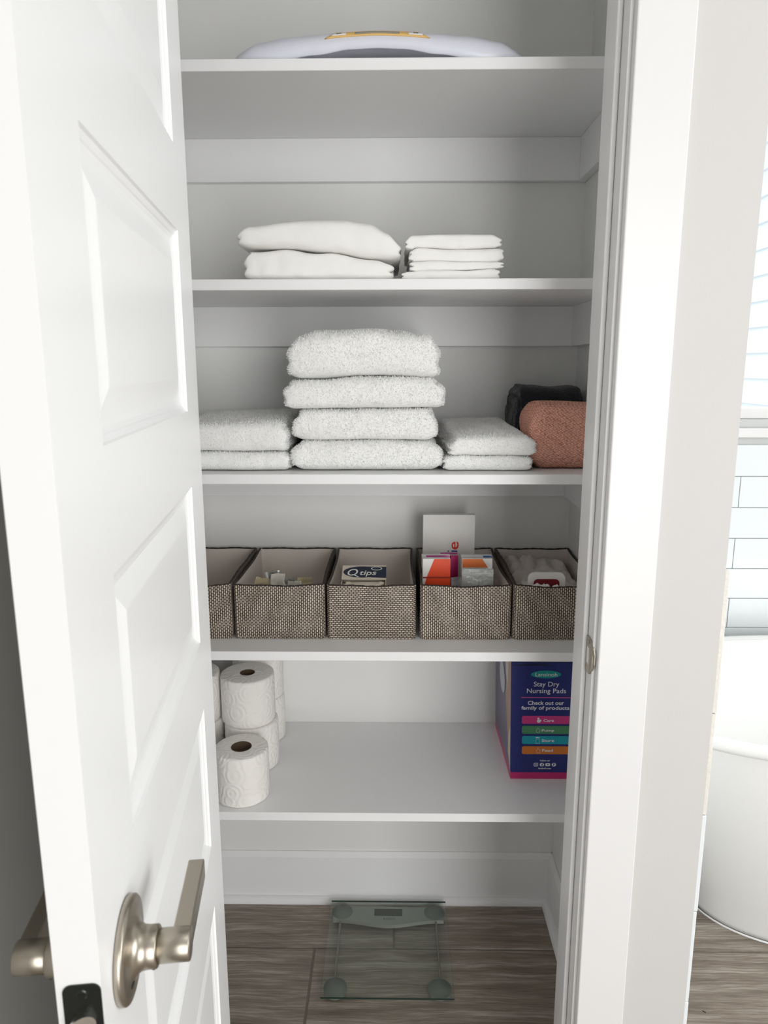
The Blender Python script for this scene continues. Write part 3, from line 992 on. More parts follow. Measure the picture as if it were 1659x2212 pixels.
# ------------------------------------------------------------------ woven baskets
LINING = mat('taupe_basket_lining', (220, 211, 202), 0.85, bump=(500, 0.3, 0.001))
BINDING = mat('dark_stitched_binding', (58, 48, 42), 0.8, bump=(700, 0.8, 0.002))
Z4 = SZ[3]
def basket(x0, x1, y0, y1, h, weave, label, seed, flare=0.0):
    xc, yc = (x0 + x1) / 2, (y0 + y1) / 2
    e = empty('woven_basket', (xc, yc, Z4 + 0.0004))
    tag(e, label, 'basket', 'woven storage baskets')
    rnd = random.Random(seed)
    w, d = (x1 - x0) / 2, (y1 - y0) / 2
    r = 0.006
    # perimeter points (rounded rectangle), starting at the front left
    per = []
    nseg = 26
    corners = [(-w, -d), (w, -d), (w, d), (-w, d)]
    for k in range(4):
        ax, ay = corners[k]; bx, by = corners[(k + 1) % 4]
        L = math.hypot(bx - ax, by - ay)
        tx, ty = (bx - ax) / L, (by - ay) / L
        for i in range(nseg):
            t = r + (L - 2 * r) * i / (nseg - 1)
            per.append((ax + tx * t, ay + ty * t, k, (t) / L))
    acc = [0.0]
    for a, b in zip(per, per[1:] + per[:1]):
        acc.append(acc[-1] + math.hypot(b[0] - a[0], b[1] - a[1]))
    n = len(per)
    sag = [rnd.uniform(0.003, 0.0055), rnd.uniform(0.0, 0.002), rnd.uniform(0.0, 0.002), rnd.uniform(0.0, 0.002)]
    bul = [rnd.uniform(0.001, 0.003), rnd.uniform(-0.0030, -0.001), 0.001, rnd.uniform(-0.0030, -0.001)]
    NZ = 12
    def pos(i, f, inset):
        x, y, k, t = per[i]
        s4 = 4 * t * (1 - t)
        nx, ny = ((0, -1), (1, 0), (0, 1), (-1, 0))[k]
        o = bul[k] * s4 * math.sin(math.pi * min(1, f * 0.9 + 0.05)) * (1.0) - inset
        # lean of rim on the long sides
        if k in (1, 3): o += -0.0035 * s4 * f * f
        x2, y2 = x + nx * o, y + ny * o
        # pull corners in too when inset
        x2 = max(-w + inset, min(w - inset, x2)) if inset else x2
        y2 = max(-d + inset, min(d - inset, y2)) if inset else y2
        z = h * f - sag[k] * s4 * f + 0.0007 * math.sin(t * 13 + seed + k) * f
        z = z if f > 0 else 0.0
        if f == 0:                     # slightly tucked bottom edge
            x2 *= 0.985; y2 *= 0.992
        return (x2, y2, z)
    def wall(name, inset, m, flip):
        vs, fs, uvs = [], [], []
        for j in range(NZ + 1):
            for i in range(n + 1):
                vs.append(pos(i % n, j / NZ, inset))
        for j in range(NZ):
            for i in range(n):
                a = j * (n + 1) + i
                q = (a, a + 1, a + n + 2, a + n + 1)
                fs.append(q[::-1] if flip else q)
        base = len(vs)
        zb = 0.002 if flip else 0.0
        cen = [vs[i] for i in range(n)]
        vs.extend((c[0], c[1], zb) for c in cen)
        fs.append(tuple(range(base, base + n))[::-1] if not flip else tuple(range(base, base + n)))
        me = bpy.data.meshes.new(name); me.from_pydata(vs, [], fs)
        uv = me.uv_layers.new(name='UVMap')
        for p in me.polygons:
            for li in p.loop_indices:
                vi = me.loops[li].vertex_index
                if vi < base:
                    j, i = divmod(vi, n + 1)
                    uv.data[li].uv = (acc[i] if i < n else acc[n], h * j / NZ)
                else:
                    uv.data[li].uv = (vs[vi][0], vs[vi][1])
        return link(name, me, m, e, True)
    wall('woven_shell', 0.0, weave, False)
    wall('lining', 0.0045, LINING, True)
    # binding along the rim
    vs, fs = [], []
    for i in range(n):
        a = Vector(pos(i, 1.0, 0.0)); b = Vector(pos(i, 1.0, 0.0045))
        bmp = 0.0005 * math.sin(i * 2.1)
        vs += [tuple(a + Vector((0, 0, -0.0016))), tuple(a + Vector((0, 0, 0.0008 + bmp))), tuple(b + Vector((0, 0, 0.0012 + bmp))), tuple(b + Vector((0, 0, -0.0016)))]
    for i in range(n):
        i2 = (i + 1) % n
        for k in range(3):
            fs.append((i * 4 + k, i2 * 4 + k, i2 * 4 + k + 1, i * 4 + k + 1))
    me = bpy.data.meshes.new('rim_binding'); me.from_pydata(vs, [], fs)
    link('rim_binding', me, BINDING, e)
    return e
bl = [(-0.5105, -0.3275, WEAVE_V, 'leftmost woven basket, mostly hidden behind the open door'),
      (-0.3225, -0.1388, WEAVE_V, 'woven basket holding only a few torn wrappers'),
      (-0.1352, 0.0434, WEAVE_H, 'woven basket holding the cotton swab box'),
      (0.0510, 0.2338, WEAVE_V, 'woven basket packed with orange and white packets'),
      (0.2376, 0.4150, WEAVE_V, 'rightmost woven basket stuffed with a pale crumpled bag')]
for i, (a, b, wv, lb) in enumerate(bl):
    basket(a, b, 1.388, 1.688, 0.1145, wv, lb, i + 2)
BZ = Z4 + 0.0026       # basket floor inside

def crumple(name, w, h, seed, m, loc, rot, amp=0.012, n=10, freq=26, fold=0.0):
    rnd = random.Random(seed)
    vs, fs = [], []
    for j in range(n + 1):
        for i in range(n + 1):
            x, z = (i / n - 0.5) * w, j / n * h
            nv = noise.noise_vector(Vector((x * freq + seed * 3.1, z * freq, seed * 1.7)))
            nr = noise.turbulence_vector(Vector((x * freq * 1.3 + seed, z * freq, seed)), 2, True)
            e = 1.0 if j else 0.25
            vs.append((x + nv.x * amp * 0.5 * e, nv.y * amp * e + nr.y * amp * 0.4 * e, max(0, z + nv.z * amp * 0.4 * e)))
    for j in range(n):
        for i in range(n):
            a = j * (n + 1) + i
            fs.append((a, a + 1, a + n + 2, a + n + 1))
    me = bpy.data.meshes.new(name); me.from_pydata(vs, [], fs)
    o = link(name, me, m)
    o.location = loc; o.rotation_euler = rot
    md = o.modifiers.new('thick', 'SOLIDIFY'); md.thickness = 0.0006
    return o
WRAP = mat('pale_wrapper_paper', (196, 192, 180), 0.45, var=0.12, vscale=90)
WRAP2 = mat('silvery_wrapper', (176, 178, 174), 0.3, 0.4, var=0.2, vscale=120)
WRAP3 = mat('tan_wrapper', (186, 172, 140), 0.5, var=0.1, vscale=90)
wl = ['tan torn wrapper, leftmost in the nearly empty basket', 'silvery torn wrapper with a peak in the nearly empty basket', 'pale torn wrapper in the middle of the nearly empty basket',
      'silvery torn wrapper low in the nearly empty basket', 'pale torn wrapper right of centre in the nearly empty basket', 'tan torn wrapper, rightmost in the nearly empty basket']
for i, (dx, h) in enumerate([(-0.040, 0.108), (-0.020, 0.118), (-0.004, 0.116), (0.014, 0.104), (0.030, 0.102), (0.050, 0.107)]):
    o = crumple('torn_wrapper', 0.030, h, 70 + i, (WRAP3, WRAP2, WRAP, WRAP2, WRAP, WRAP3)[i], (-0.236 + dx, 1.440 + 0.012 * (i % 2), BZ), (-0.06, 0, 0.2 * ((i % 3) - 1)), 0.010, 8, 60)
    tag(o, wl[i], 'wrapper', 'torn wrappers in the basket')

# cotton swab box
def swab_box():
    x0, x1 = xz(738, 1250, 1.46)[0], xz(834, 1250, 1.46)[0]
    xc = (x0 + x1) / 2; w = (x1 - x0) / 2
    e = empty('swab_box', (xc, 1.452, BZ))
    tag(e, 'open white and navy box of cotton swabs in a basket', 'box')
    card = mat('cream_cardboard', (226, 216, 198), 0.7, var=0.03)
    navy = mat('navy_print', (28, 40, 62), 0.5)
    white = mat('white_print', (240, 238, 232), 0.6)
    H = 0.100
    bm = bmesh.new()
    bbox(bm, -w, w, -0.040, 0.040, 0.0, 0.0015)
    bbox(bm, -w, w, -0.040, -0.0385, 0.0015, H)
    bbox(bm, -w, w, 0.0385, 0.040, 0.0015, H + 0.0155)
    bbox(bm, -w, -w + 0.0015, -0.0385, 0.0385, 0.0015, H)
    bbox(bm, w - 0.0015, w, -0.0385, 0.0385, 0.0015, H)
    link('carton', mesh('carton', bm), card, e)
    # tilted lid panel with the logo
    tilt = math.radians(20)
    bz, by = H + 0.0035, 0.003
    def xf(u, v, wv):
        return Vector((u, by + v * math.cos(tilt) - wv * math.sin(tilt), bz + v * math.sin(tilt) + wv * math.cos(tilt)))
    Ld = 0.050
    bmv = [xf(-w, 0.0, 0), xf(w, 0.0, 0), xf(w, Ld, 0), xf(-w, Ld, 0)]
    n = xf(0, 0, 1) - xf(0, 0, 0)
    lid = prism('lid', bmv, -n * 0.0012, card, e)
    def disc(name, cu, cv, ru, rv, m, lift, n=40, par=lid):
        return poly(name, [xf(cu + ru * math.cos(2 * math.pi * k / n), cv + rv * math.sin(2 * math.pi * k / n), lift) for k in range(n)], m, par)
    # navy banner: left oval running off to the right edge
    disc('navy_oval', -0.004, 0.026, 0.040, 0.020, navy, 0.0003)
    poly('navy_band', [xf(0.0, 0.008, 0.00025), xf(w, 0.005, 0.00025), xf(w, 0.045, 0.00025), xf(0.0, 0.0455, 0.00025)], navy, lid)
    disc('seal', 0.026, 0.038, 0.012, 0.006, white, 0.0005)
    disc('seal_centre', 0.026, 0.038, 0.0095, 0.0044, navy, 0.0007)
    text('lettering', 'O', white, lid, (-0.035, -0.013, 0.012, 0.036), xf, shear=0.25, bold=0.01, ext=0.0009)
    poly('letter_tail', [xf(-0.026, 0.017, 0.0009), xf(-0.021, 0.017, 0.0009), xf(-0.009, 0.007, 0.0009), xf(-0.013, 0.007, 0.0009)], white, lid)
    text('lettering', 'tips', white, lid, (-0.009, 0.026, 0.009, 0.030), xf, shear=0.2, bold=0.01, ext=0.0009)
    return xc, w, H
xc, w, Hb = swab_box()
STICK = mat('cotton_swab_white', (238, 228, 208), 0.8)
def swab_mesh():
    bm = bmesh.new()
    cyl(bm, (-0.036, 0, 0), (1, 0, 0), 0.0012, 0.0012, 0.072, 8)
    for s in (-1, 1):
        r = bmesh.ops.create_uvsphere(bm, u_segments=8, v_segments=6, radius=1.0)
        for v in r['verts']:
            v.co = Vector((v.co.z * 0.0065 + s * 0.034, v.co.y * 0.0024, v.co.x * 0.0024))
    me = mesh('cotton_swab', bm)
    for p in me.polygons: p.use_smooth = True
    me.materials.append(STICK)
    return me
sm = swab_mesh()
k = 0
for layer in range(4):
    for r in range(8):
        o = bpy.data.objects.new('cotton_swab', sm); COL.objects.link(o)
        o.location = (xc + random.uniform(-0.004, 0.004), 1.452 - 0.034 + 0.0052 * r + (layer % 2) * 0.0026 + 0.001, BZ + Hb - 0.018 + 0.0046 * layer)
        o.rotation_euler = (0, 0, random.uniform(-0.02, 0.02) + (0.06 if layer == 3 and r % 3 == 0 else 0))
        tag(o, 'cotton swab lying in the open swab box', 'cotton swab', 'cotton swabs in the box')
# the rest of the swabs fill the box below
o = box('swab_layer_card', xc - w + 0.004, xc + w - 0.004, 1.416, 1.488, BZ + 0.0018, BZ + Hb - 0.0215, mat('cream_cardboard', (226, 216, 198)))
o.name = 'cotton_swab_pack'
tag(o, 'packed cotton swabs filling the lower part of the swab box', 'cotton swab', None, 'stuff')

# ---- basket four: packets
WHITEP = mat('white_carton', (232, 230, 226), 0.4)
ORANGE = mat('orange_print', (232, 72, 26), 0.45)
ORANGE2 = mat('soft_orange_print', (232, 122, 56), 0.45)
MAGENTA = mat('magenta_print', (206, 84, 158), 0.45)
HOTPINK = mat('hot_pink_print', (196, 32, 108), 0.45)
BLUEP = mat('blue_print', (40, 98, 168), 0.45)
PURPLE = mat('purple_print', (78, 64, 140), 0.45)
RED = mat('red_print', (222, 56, 36), 0.45)
def carton(name, pxl, pxr, pyt, y, th, label, cat, tiltback=0.0, m=WHITEP):
    """upright flat carton standing in the basket; front face plane at y"""
    a, b = xz(pxl, pyt, y), xz(pxr, pyt, y)
    e = empty(name, ((a[0] + b[0]) / 2, y, BZ))
    tag(e, label, cat)
    hw, h = (b[0] - a[0]) / 2, a[1] - BZ
    box('carton', -hw, hw, 0, th, 0, h, m, e, 0.0008, 1)
    def xf(u, v, wv): return Vector((u, -0.0002 - wv, v))
    def pp(px, py):
        X, Z = xz(px, py, y)
        return X - e.location.x, Z - BZ
    return e, xf, pp, hw, h
def printed(e, xf, pp, name, pts, m, lift=0.0):
    return poly(name, [xf(*pp(*p), lift) for p in pts], m, e)
e, xf, pp, hw, h = carton('mailer_box', 914, 1027, 1112, 1.610, 0.016, 'plain white mailer box with rotated lettering standing tall in a basket', 'box')
a, b = pp(975, 1187), pp(991, 1170)
text('lettering', 'e', RED, e, (a[0], b[0], a[1], b[1]), xf, rot90=True, bold=0.015)
a, b = pp(975, 1192), pp(988, 1189)
poly('letter_bar', [xf(a[0], a[1], 0.0002), xf(b[0], a[1], 0.0002), xf(b[0], b[1], 0.0002), xf(a[0], b[1], 0.0002)], PURPLE, e)
a, b = pp(967, 1192), pp(970, 1189)
poly('letter_dot', [xf(a[0], a[1], 0.0002), xf(b[0], a[1], 0.0002), xf(b[0], b[1], 0.0002), xf(a[0], b[1], 0.0002)], PURPLE, e)
a, b = pp(951, 1197), pp(988, 1193.5)
poly('letter_bar', [xf(a[0], a[1], 0.0002), xf(b[0], a[1], 0.0002), xf(b[0], b[1], 0.0002), xf(a[0], b[1], 0.0002)], MAGENTA, e)
a, b = pp(951, 1206), pp(988, 1200)
poly('letter_bar', [xf(a[0], a[1], 0.0002), xf(b[0], a[1], 0.0002), xf(b[0], b[1], 0.0002), xf(a[0], b[1], 0.0002)], HOTPINK, e)

e, xf, pp, hw, h = carton('razor_packet', 911, 972, 1199, 1.520, 0.012, 'white packet with a magenta top stripe behind the orange packet', 'packet')
printed(e, xf, pp, 'magenta_stripe', [(920, 1199.5), (971.5, 1199.5), (971.5, 1212), (924, 1212)], MAGENTA)
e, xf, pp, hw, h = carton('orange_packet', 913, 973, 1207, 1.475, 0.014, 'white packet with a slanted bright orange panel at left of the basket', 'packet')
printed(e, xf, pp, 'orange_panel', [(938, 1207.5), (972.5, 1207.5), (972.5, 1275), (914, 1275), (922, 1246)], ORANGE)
printed(e, xf, pp, 'fold_shade', [(914, 1246), (972, 1246), (972, 1249), (913, 1249)], mat('fold_shade_orange', (150, 40, 18), 0.6), 0.0003)  # crease shade of the fold, painted as a dark orange strip
e, xf, pp, hw, h = carton('blue_corner_packet', 996, 1063, 1200, 1.520, 0.012, 'white packet with a blue corner at right of the basket', 'packet')
printed(e, xf, pp, 'blue_corner', [(1043, 1200.5), (1062.5, 1200.5), (1062.5, 1209), (1045, 1209)], BLUEP)
e, xf, pp, hw, h = carton('amber_packet', 998, 1064, 1207, 1.490, 0.012, 'white packet with a softer orange panel behind the zip bag', 'packet')
printed(e, xf, pp, 'orange_panel', [(999, 1207.5), (1042, 1207.5), (1054, 1226), (999, 1226)], ORANGE2)
e, xf, pp, hw, h = carton('pink_pouch', 974, 990, 1201, 1.536, 0.008, 'narrow hot pink pouch between the orange packets', 'pouch', 0, HOTPINK)
o = crumple('clear_pouch', 0.026, 0.098, 91, mat('greyish_film', (190, 186, 190), 0.25), (xz(987, 1240, 1.500)[0], 1.490, BZ), (-0.05, 0, 0.1), 0.008, 10, 50)
tag(o, 'crumpled clear pouch between the orange packets', 'pouch')
o = crumple('clear_pouch', 0.030, 0.086, 94, mat('pale_pink_film', (196, 110, 170), 0.3), (xz(985, 1250, 1.46)[0], 1.450, BZ), (-0.05, 0, -0.1), 0.009, 10, 50)
tag(o, 'small purple pink pouch low between the orange packets', 'pouch')
# zip bag
zb0, zb1 = xz(998, 1232, 1.445)[0], xz(1066, 1232, 1.445)[0]
zt = xz(1030, 1229, 1.445)[1]
e = empty('zip_bag', ((zb0 + zb1) / 2, 1.445, BZ))
tag(e, 'grey translucent zip bag at the front right of the packet basket', 'zip bag')
hw = (zb1 - zb0) / 2; hz = zt - BZ
ZIPM = mat('grey_translucent_plastic', (168, 170, 166), 0.22, bump=(60, 0.6, 0.006))
vs, fs = [], []
N = 14
for side in (-1, 1):
    for j in range(N + 1):
        for i in range(N + 1):
            u, v = i / N, j / N
            bulge = math.sin(math.pi * u) * math.sin(math.pi * min(1, v * 1.2)) if v < 0.83 else 0.0
            nz = noise.noise(Vector((u * 7, v * 7, side))) * 0.003 * (1 if 0 < u < 1 and 0 < v < 0.85 else 0)
            vs.append((-hw + 2 * hw * u, side * (0.0012 + 0.010 * bulge + nz), hz * v))
for s in range(2):
    o0 = s * (N + 1) ** 2
    for j in range(N):
        for i in range(N):
            a = o0 + j * (N + 1) + i
            fs.append((a, a + 1, a + N + 2, a + N + 1))
me = bpy.data.meshes.new('bag_film'); me.from_pydata(vs, [], fs)
link('bag_film', me, ZIPM, e, True)
for k, zz in enumerate((0.90, 0.93)):
    box('zip_track', -hw, hw, -0.0024, 0.0024, hz * zz, hz * zz + 0.0014, mat('zip_track_plastic', (198, 200, 198), 0.3), e)

# ---- basket five: crumpled bag and wipes pack
def lump(name, x0, x1, y0, y1, z0, topf, m, seed, amp, freq, label, cat):
    xc, yc = (x0 + x1) / 2, (y0 + y1) / 2
    vs, fs = [], []
    N = 44
    for j in range(N + 1):
        for i in range(N + 1):
            u, v = i / N, j / N
            x, y = -(x1 - x0) / 2 + (x1 - x0) * u, -(y1 - y0) / 2 + (y1 - y0) * v
            e = min(1, 6 * min(u, 1 - u, v, 1 - v))
            e = math.sqrt(max(0, 1 - (1 - e) ** 2))
            h = topf(u, v)
            p = Vector((x * freq, y * freq, seed))
            rn = noise.hetero_terrain(p, 0.9, 2.1, 3, 0.5)
            rd = abs(noise.noise(p * 1.7 + Vector((3, 1, 0)))) + 0.5 * abs(noise.noise(p * 3.3))
            z = h * e + (amp * (rd - 0.35)) * e
            vs.append((x, y, max(0.0, z)))
    for j in range(N):
        for i in range(N):
            a = j * (N + 1) + i
            fs.append((a, a + 1, a + N + 2, a + N + 1))
    ring = [i for i in range(N + 1)] + [j * (N + 1) + N for j in range(1, N + 1)] + [N * (N + 1) + i for i in range(N - 1, -1, -1)] + [j * (N + 1) for j in range(N - 1, 0, -1)]
    fs.append(tuple(ring)[::-1])
    me = bpy.data.meshes.new(name); me.from_pydata(vs, [], fs)
    o = link(name, me, m, None, True)
    o.location = (xc, yc, z0)
    return tag(o, label, cat)
BAGM = mat('pale_crumpled_fabric', (206, 198, 188), 0.6, bump=(70, 0.5, 0.004))
lump('crumpled_bag', 0.245, 0.408, 1.475, 1.678, BZ, lambda u, v: 0.078 + 0.026 * v, BAGM, 3, 0.020, 17, 'pale crumpled cloth bag stuffed in the rightmost basket', 'bag')
TISS = mat('white_tissue', (232, 228, 222), 0.8)
lump('tissue', 0.248, 0.400, 1.396, 1.424, BZ, lambda u, v: 0.098 + 0.008 * math.sin(u * 6), TISS, 8, 0.014, 45, 'white crumpled tissue along the front rim of the rightmost basket', 'tissue')
e = empty('wipes_pack', (xz(1175, 1250, 1.45)[0], 1.450, BZ))
tag(e, 'wipes pack with white lid and dark red window in the rightmost basket', 'wipes pack')
box('pack', -0.046, 0.046, -0.021, 0.021, 0, 0.098, mat('pale_pack_film', (214, 206, 198), 0.4), e, 0.006, 3)
hz = xz(1175, 1236, 1.43)[1] - BZ
WL = mat('white_lid_plastic', (236, 234, 230), 0.35)
prism('lid', [(a, -0.0215, b + hz - 0.019) for a, b in rrect(0.076, 0.040, 0.014)], (0, -0.004, 0), WL, e)
prism('lid_window', [(a, -0.0256, b + hz - 0.026) for a, b in rrect(0.052, 0.026, 0.008)], (0, -0.0012, 0), mat('dark_red_window', (118, 22, 34), 0.35), e)

# ------------------------------------------------------------------ toilet rolls (lowest shelf)
def mk_paper():
    m = mat('embossed_tissue_paper', (248, 245, 240), 0.9)
    g = NT(m)
    p = m.node_tree.nodes['Principled BSDF']
    tc = g.n('ShaderNodeTexCoord')
    w = g.n('ShaderNodeTexVoronoi', Scale=26.0)
    g.l(tc.outputs['Object'], w.inputs['Vector'])
    mt = g.n('ShaderNodeMath', _operation='MULTIPLY'); mt.inputs[1].default_value = 26.0
    g.l(w.outputs['Distance'], mt.inputs[0])
    sn = g.n('ShaderNodeMath', _operation='SINE')
    g.l(mt.outputs[0], sn.inputs[0])
    b = g.n('ShaderNodeBump', Strength=0.35, Distance=0.0012)
    g.l(sn.outputs[0], b.inputs['Height']); g.l(b.outputs[0], p.inputs['Normal'])
    return m
PAPER = mk_paper()
CORE = mat('brown_cardboard_core', (92, 74, 56), 0.9)
Z5 = SZ[4]
RH = 0.109
def roll(x, y, z, R, label, seed, rc=0.0215):
    e = empty('toilet_roll', (x, y, z), seed * 1.3)
    tag(e, label, 'toilet roll', 'white toilet rolls')
    rnd = random.Random(seed)
    prof = [(rc, 0.002), (R - 0.004, 0.0), (R - 0.001, 0.002), (R, 0.006), (R, RH * 0.5), (R, RH - 0.006), (R - 0.0012, RH - 0.0015), (R - 0.004, RH - 0.0002), (rc, RH - 0.001)]
    o = lathe('paper', prof, PAPER, e, 64)
    for v in o.data.vertices:
        a = math.atan2(v.co.y, v.co.x)
        rr = math.hypot(v.co.x, v.co.y)
        if rr > R * 0.8:
            k = 1 + 0.006 * math.sin(3 * a + seed) + 0.003 * math.sin(7 * a)
            v.co.x *= k; v.co.y *= k
    o = lathe('core', [(rc - 0.0010, 0.0015), (rc, 0.0015), (rc, RH - 0.0006), (rc - 0.0010, RH - 0.0006), (rc - 0.0012, RH * 0.5), (rc - 0.0010, 0.0015)], CORE, e, 32)
    sq = 1 - 0.06 * rnd.random()
    for v in o.data.vertices: v.co.y *= 1.0
    return e
f_y = 1.330 + 0.0575
roll(-0.3195, f_y + 0.002, Z5 + 0.0003, 0.0565, 'front toilet roll standing alone at the shelf edge', 1, 0.0215)
roll(-0.3230, 1.516, Z5 + 0.0003, 0.0600, 'lower toilet roll directly behind the front roll', 2)
roll(-0.3275, 1.516, Z5 + RH + 0.0008, 0.0595, 'upper toilet roll with a dented core, stacked behind the front roll', 3, 0.0165)
roll(-0.4480, 1.520, Z5 + 0.0003, 0.0600, 'lower toilet roll at far left, cut off by the door', 4)
roll(-0.4510, 1.518, Z5 + RH + 0.0008, 0.0595, 'upper toilet roll at far left, cut off by the door', 5)
roll(-0.3270, 1.6405, Z5 + 0.0003, 0.0600, 'lower toilet roll against the back wall', 6)
roll(-0.3280, 1.6405, Z5 + RH + 0.0008, 0.0600, 'upper toilet roll against the back wall', 7)

# ------------------------------------------------------------------ nursing pad box
def pad_box():
    y = 1.452
    def q(zx, zy):                      # enlarged-crop pixels -> face plane
        return xz(1060 + zx / 7.9, 1420 + zy / 7.9, y)
    x0 = xz(1105, 1600, y)[0]; x1 = 0.412
    e = empty('nursing_pad_box', ((x0 + x1) / 2, y, Z5 + 0.0003))
    tag(e, 'dark blue nursing pad box with pink base stripe on the lowest shelf', 'box')
    ox, oz = e.location.x, e.location.z
    BL = mat('deep_blue_carton', (34, 44, 112), 0.28)
    PK = mat('pink_carton_stripe', (196, 44, 110), 0.3)
    PU_ = mat('purple_grey_carton', (96, 88, 122), 0.3, var=0.12, vscale=14)
    WT = mat('white_ink', (226, 226, 232), 0.4)
    TL = mat('teal_ink', (16, 146, 140), 0.35)
    H, D, hw = 0.2705, 0.240, (x1 - x0) / 2
    hp = q(500, 1960)[1] - oz
    lean = -0.006
    vs = [(-hw, 0, 0), (hw, 0, 0), (hw, D, 0), (-hw, D, 0), (-hw, 0, hp), (hw, 0, hp), (hw, D, hp), (-hw, D, hp),
          (-hw + lean, 0, H), (hw, 0, H), (hw, D, H), (-hw + lean, D, H)]
    me = bpy.data.meshes.new('carton')
    me.from_pydata(vs, [], [(0, 3, 2, 1), (0, 1, 5, 4), (1, 2, 6, 5), (2, 3, 7, 6), (3, 0, 4, 7), (4, 5, 9, 8), (5, 6, 10, 9), (6, 7, 11, 10), (7, 4, 8, 11), (8, 9, 10, 11)])
    for m in (BL, PK, PU_): me.materials.append(m)
    for i, mi in enumerate((1, 1, 1, 1, 1, 0, 0, 0, 2, 0)): me.polygons[i].material_index = mi
    c = link('carton', me, None, e)
    def xf(u, v, wv): return Vector((u, -0.0003 - wv, v))
    def fit(a, b):                      # two crop corners -> (u0,u1,v0,v1)
        (xa, za), (xb, zb) = q(*a), q(*b)
        return (min(xa, xb) - ox, max(xa, xb) - ox, min(za, zb) - oz, max(za, zb) - oz)
    def ell(name, a, b, m, lift=0.0, n=40):
        u0, u1, v0, v1 = fit(a, b)
        return poly(name, [xf((u0 + u1) / 2 + (u1 - u0) / 2 * math.cos(2 * math.pi * k / n), (v0 + v1) / 2 + (v1 - v0) / 2 * math.sin(2 * math.pi * k / n), lift) for k in range(n)], m, e)
    def rr(name, a, b, m, r=0.3, lift=0.0):
        u0, u1, v0, v1 = fit(a, b)
        return poly(name, [xf((u0 + u1) / 2 + p, (v0 + v1) / 2 + s, lift) for p, s in rrect(u1 - u0, v1 - v0, r * (v1 - v0))], m, e)
    ell('logo_oval', (690, 224), (1198, 358), TL)
    T = lambda s, a, b, **k: text('lettering', s, WT, e, fit(a, b), xf, ext=0.0004, **k)
    T('Lansinoh', (762, 322), (1138, 260))
    T('Stay Dry', (733, 520), (1172, 414), bold=0.004)
    T('Nursing Pads', (615, 632), (1288, 532), bold=0.004)
    rr('divider_line', (520, 692), (1420, 680), mat('pink_ink', (190, 80, 150), 0.4))
    T('Check out our', (630, 808), (1255, 742), bold=0.02)
    T('family of products', (520, 908), (1345, 832), bold=0.02)
    bars = [((534, 995), (1400, 1138), (204, 60, 130), 'Care', (900, 1098), (1078, 1052)),
            ((534, 1168), (1400, 1308), (78, 140, 98), 'Pump', (868, 1276), (1084, 1226)),
            ((534, 1340), (1400, 1482), (20, 158, 176), 'Store', (870, 1440), (1082, 1394)),
            ((534, 1514), (1400, 1654), (208, 120, 44), 'Feed', (876, 1610), (1062, 1564))]
    for a, b, col, s, ta, tb in bars:
        rr('colour_bar', a, b, mat('bar_' + s.lower(), col, 0.35), 0.22)
        T(s, ta, tb, bold=0.02)
    # pictograms
    ell('icon', (795, 1024), (832, 1058), WT, 0.0004, 20)
    ell('icon', (788, 1056), (852, 1114), WT, 0.0004, 24); ell('icon', (832, 1058), (864, 1088), WT, 0.0005, 18)
    def outline(pts, wdt=0.0006):
        P = [Vector((q(*p)[0] - ox, q(*p)[1] - oz)) for p in pts]
        c0 = sum(P, Vector((0, 0))) / len(P)
        vs, fs = [], []
        for p in P:
            d = (c0 - p).normalized() * wdt
            vs += [xf(p.x, p.y, 0.0004), xf(p.x + d.x, p.y + d.y, 0.0004)]
        n = len(P)
        for i in range(n):
            j = (i + 1) % n
            fs.append((2 * i, 2 * j, 2 * j + 1, 2 * i + 1))
        me = bpy.data.meshes.new('icon'); me.from_pydata([tuple(v) for v in vs], [], fs)
        link('icon', me, WT, e)
    drop = [(806, 1200)] + [(806 + 34 * math.sin(t), 1250 - 34 * math.cos(t) + 2) for t in [math.radians(a) for a in range(55, 310, 20)]]
    outline(drop)
    outline([(770, 1384), (830, 1384), (830, 1470), (770, 1470)]); rr('icon', (768, 1360), (832, 1372), WT, 0.2, 0.0004)
    outline([(800, 1540), (816, 1536), (822, 1566), (844, 1584), (844, 1630), (780, 1630), (780, 1584), (796, 1566)])
    T('Follow us!', (842, 1772), (1005, 1746), bold=0.02)
    T('lansinoh.com', (812, 1904), (1026, 1876), bold=0.02)
    # social media marks
    rr('icon', (734, 1796), (806, 1858), WT, 0.28, 0.0004); rr('icon', (744, 1804), (796, 1850), BL, 0.28, 0.0006)
    ell('icon', (756, 1812), (786, 1842), WT, 0.0008, 20); ell('icon', (763, 1819), (779, 1835), BL, 0.0010, 16)
    ell('icon', (836, 1796), (908, 1860), WT, 0.0004, 28); text('icon', 'f', BL, e, fit((862, 1858), (892, 1808)), xf, bold=0.03, ext=0.0006)
    rr('icon', (932, 1802), (1012, 1854), WT, 0.3, 0.0004)
    u0, u1, v0, v1 = fit((962, 1842), (990, 1814))
    poly('icon', [xf(u0, v0, 0.0006), xf(u1, (v0 + v1) / 2, 0.0006), xf(u0, v1, 0.0006)], BL, e)
    ell('icon', (1040, 1796), (1112, 1860), WT, 0.0004, 28); text('icon', 'P', BL, e, fit((1060, 1852), (1094, 1806)), xf, bold=0.03, ext=0.0006)
    # black strip painted for the shade in the opening slit at the top
    u0, u1, v0, v1 = fit((356, 152), (1110, 116))
    poly('slit_shade', [xf(u0 + (u1 - u0) * k / 12, v0 + (v1 - v0) * math.sin(math.pi * (0.12 + 0.76 * k / 12)), 0.0003) for k in range(13)], BLACK, e)
    # printed picture on the left side: pale oval and skin-toned shapes
    def lf(v, z): return Vector((-hw + lean * max(0, (z - hp)) / (H - hp) - 0.0004, v, z))
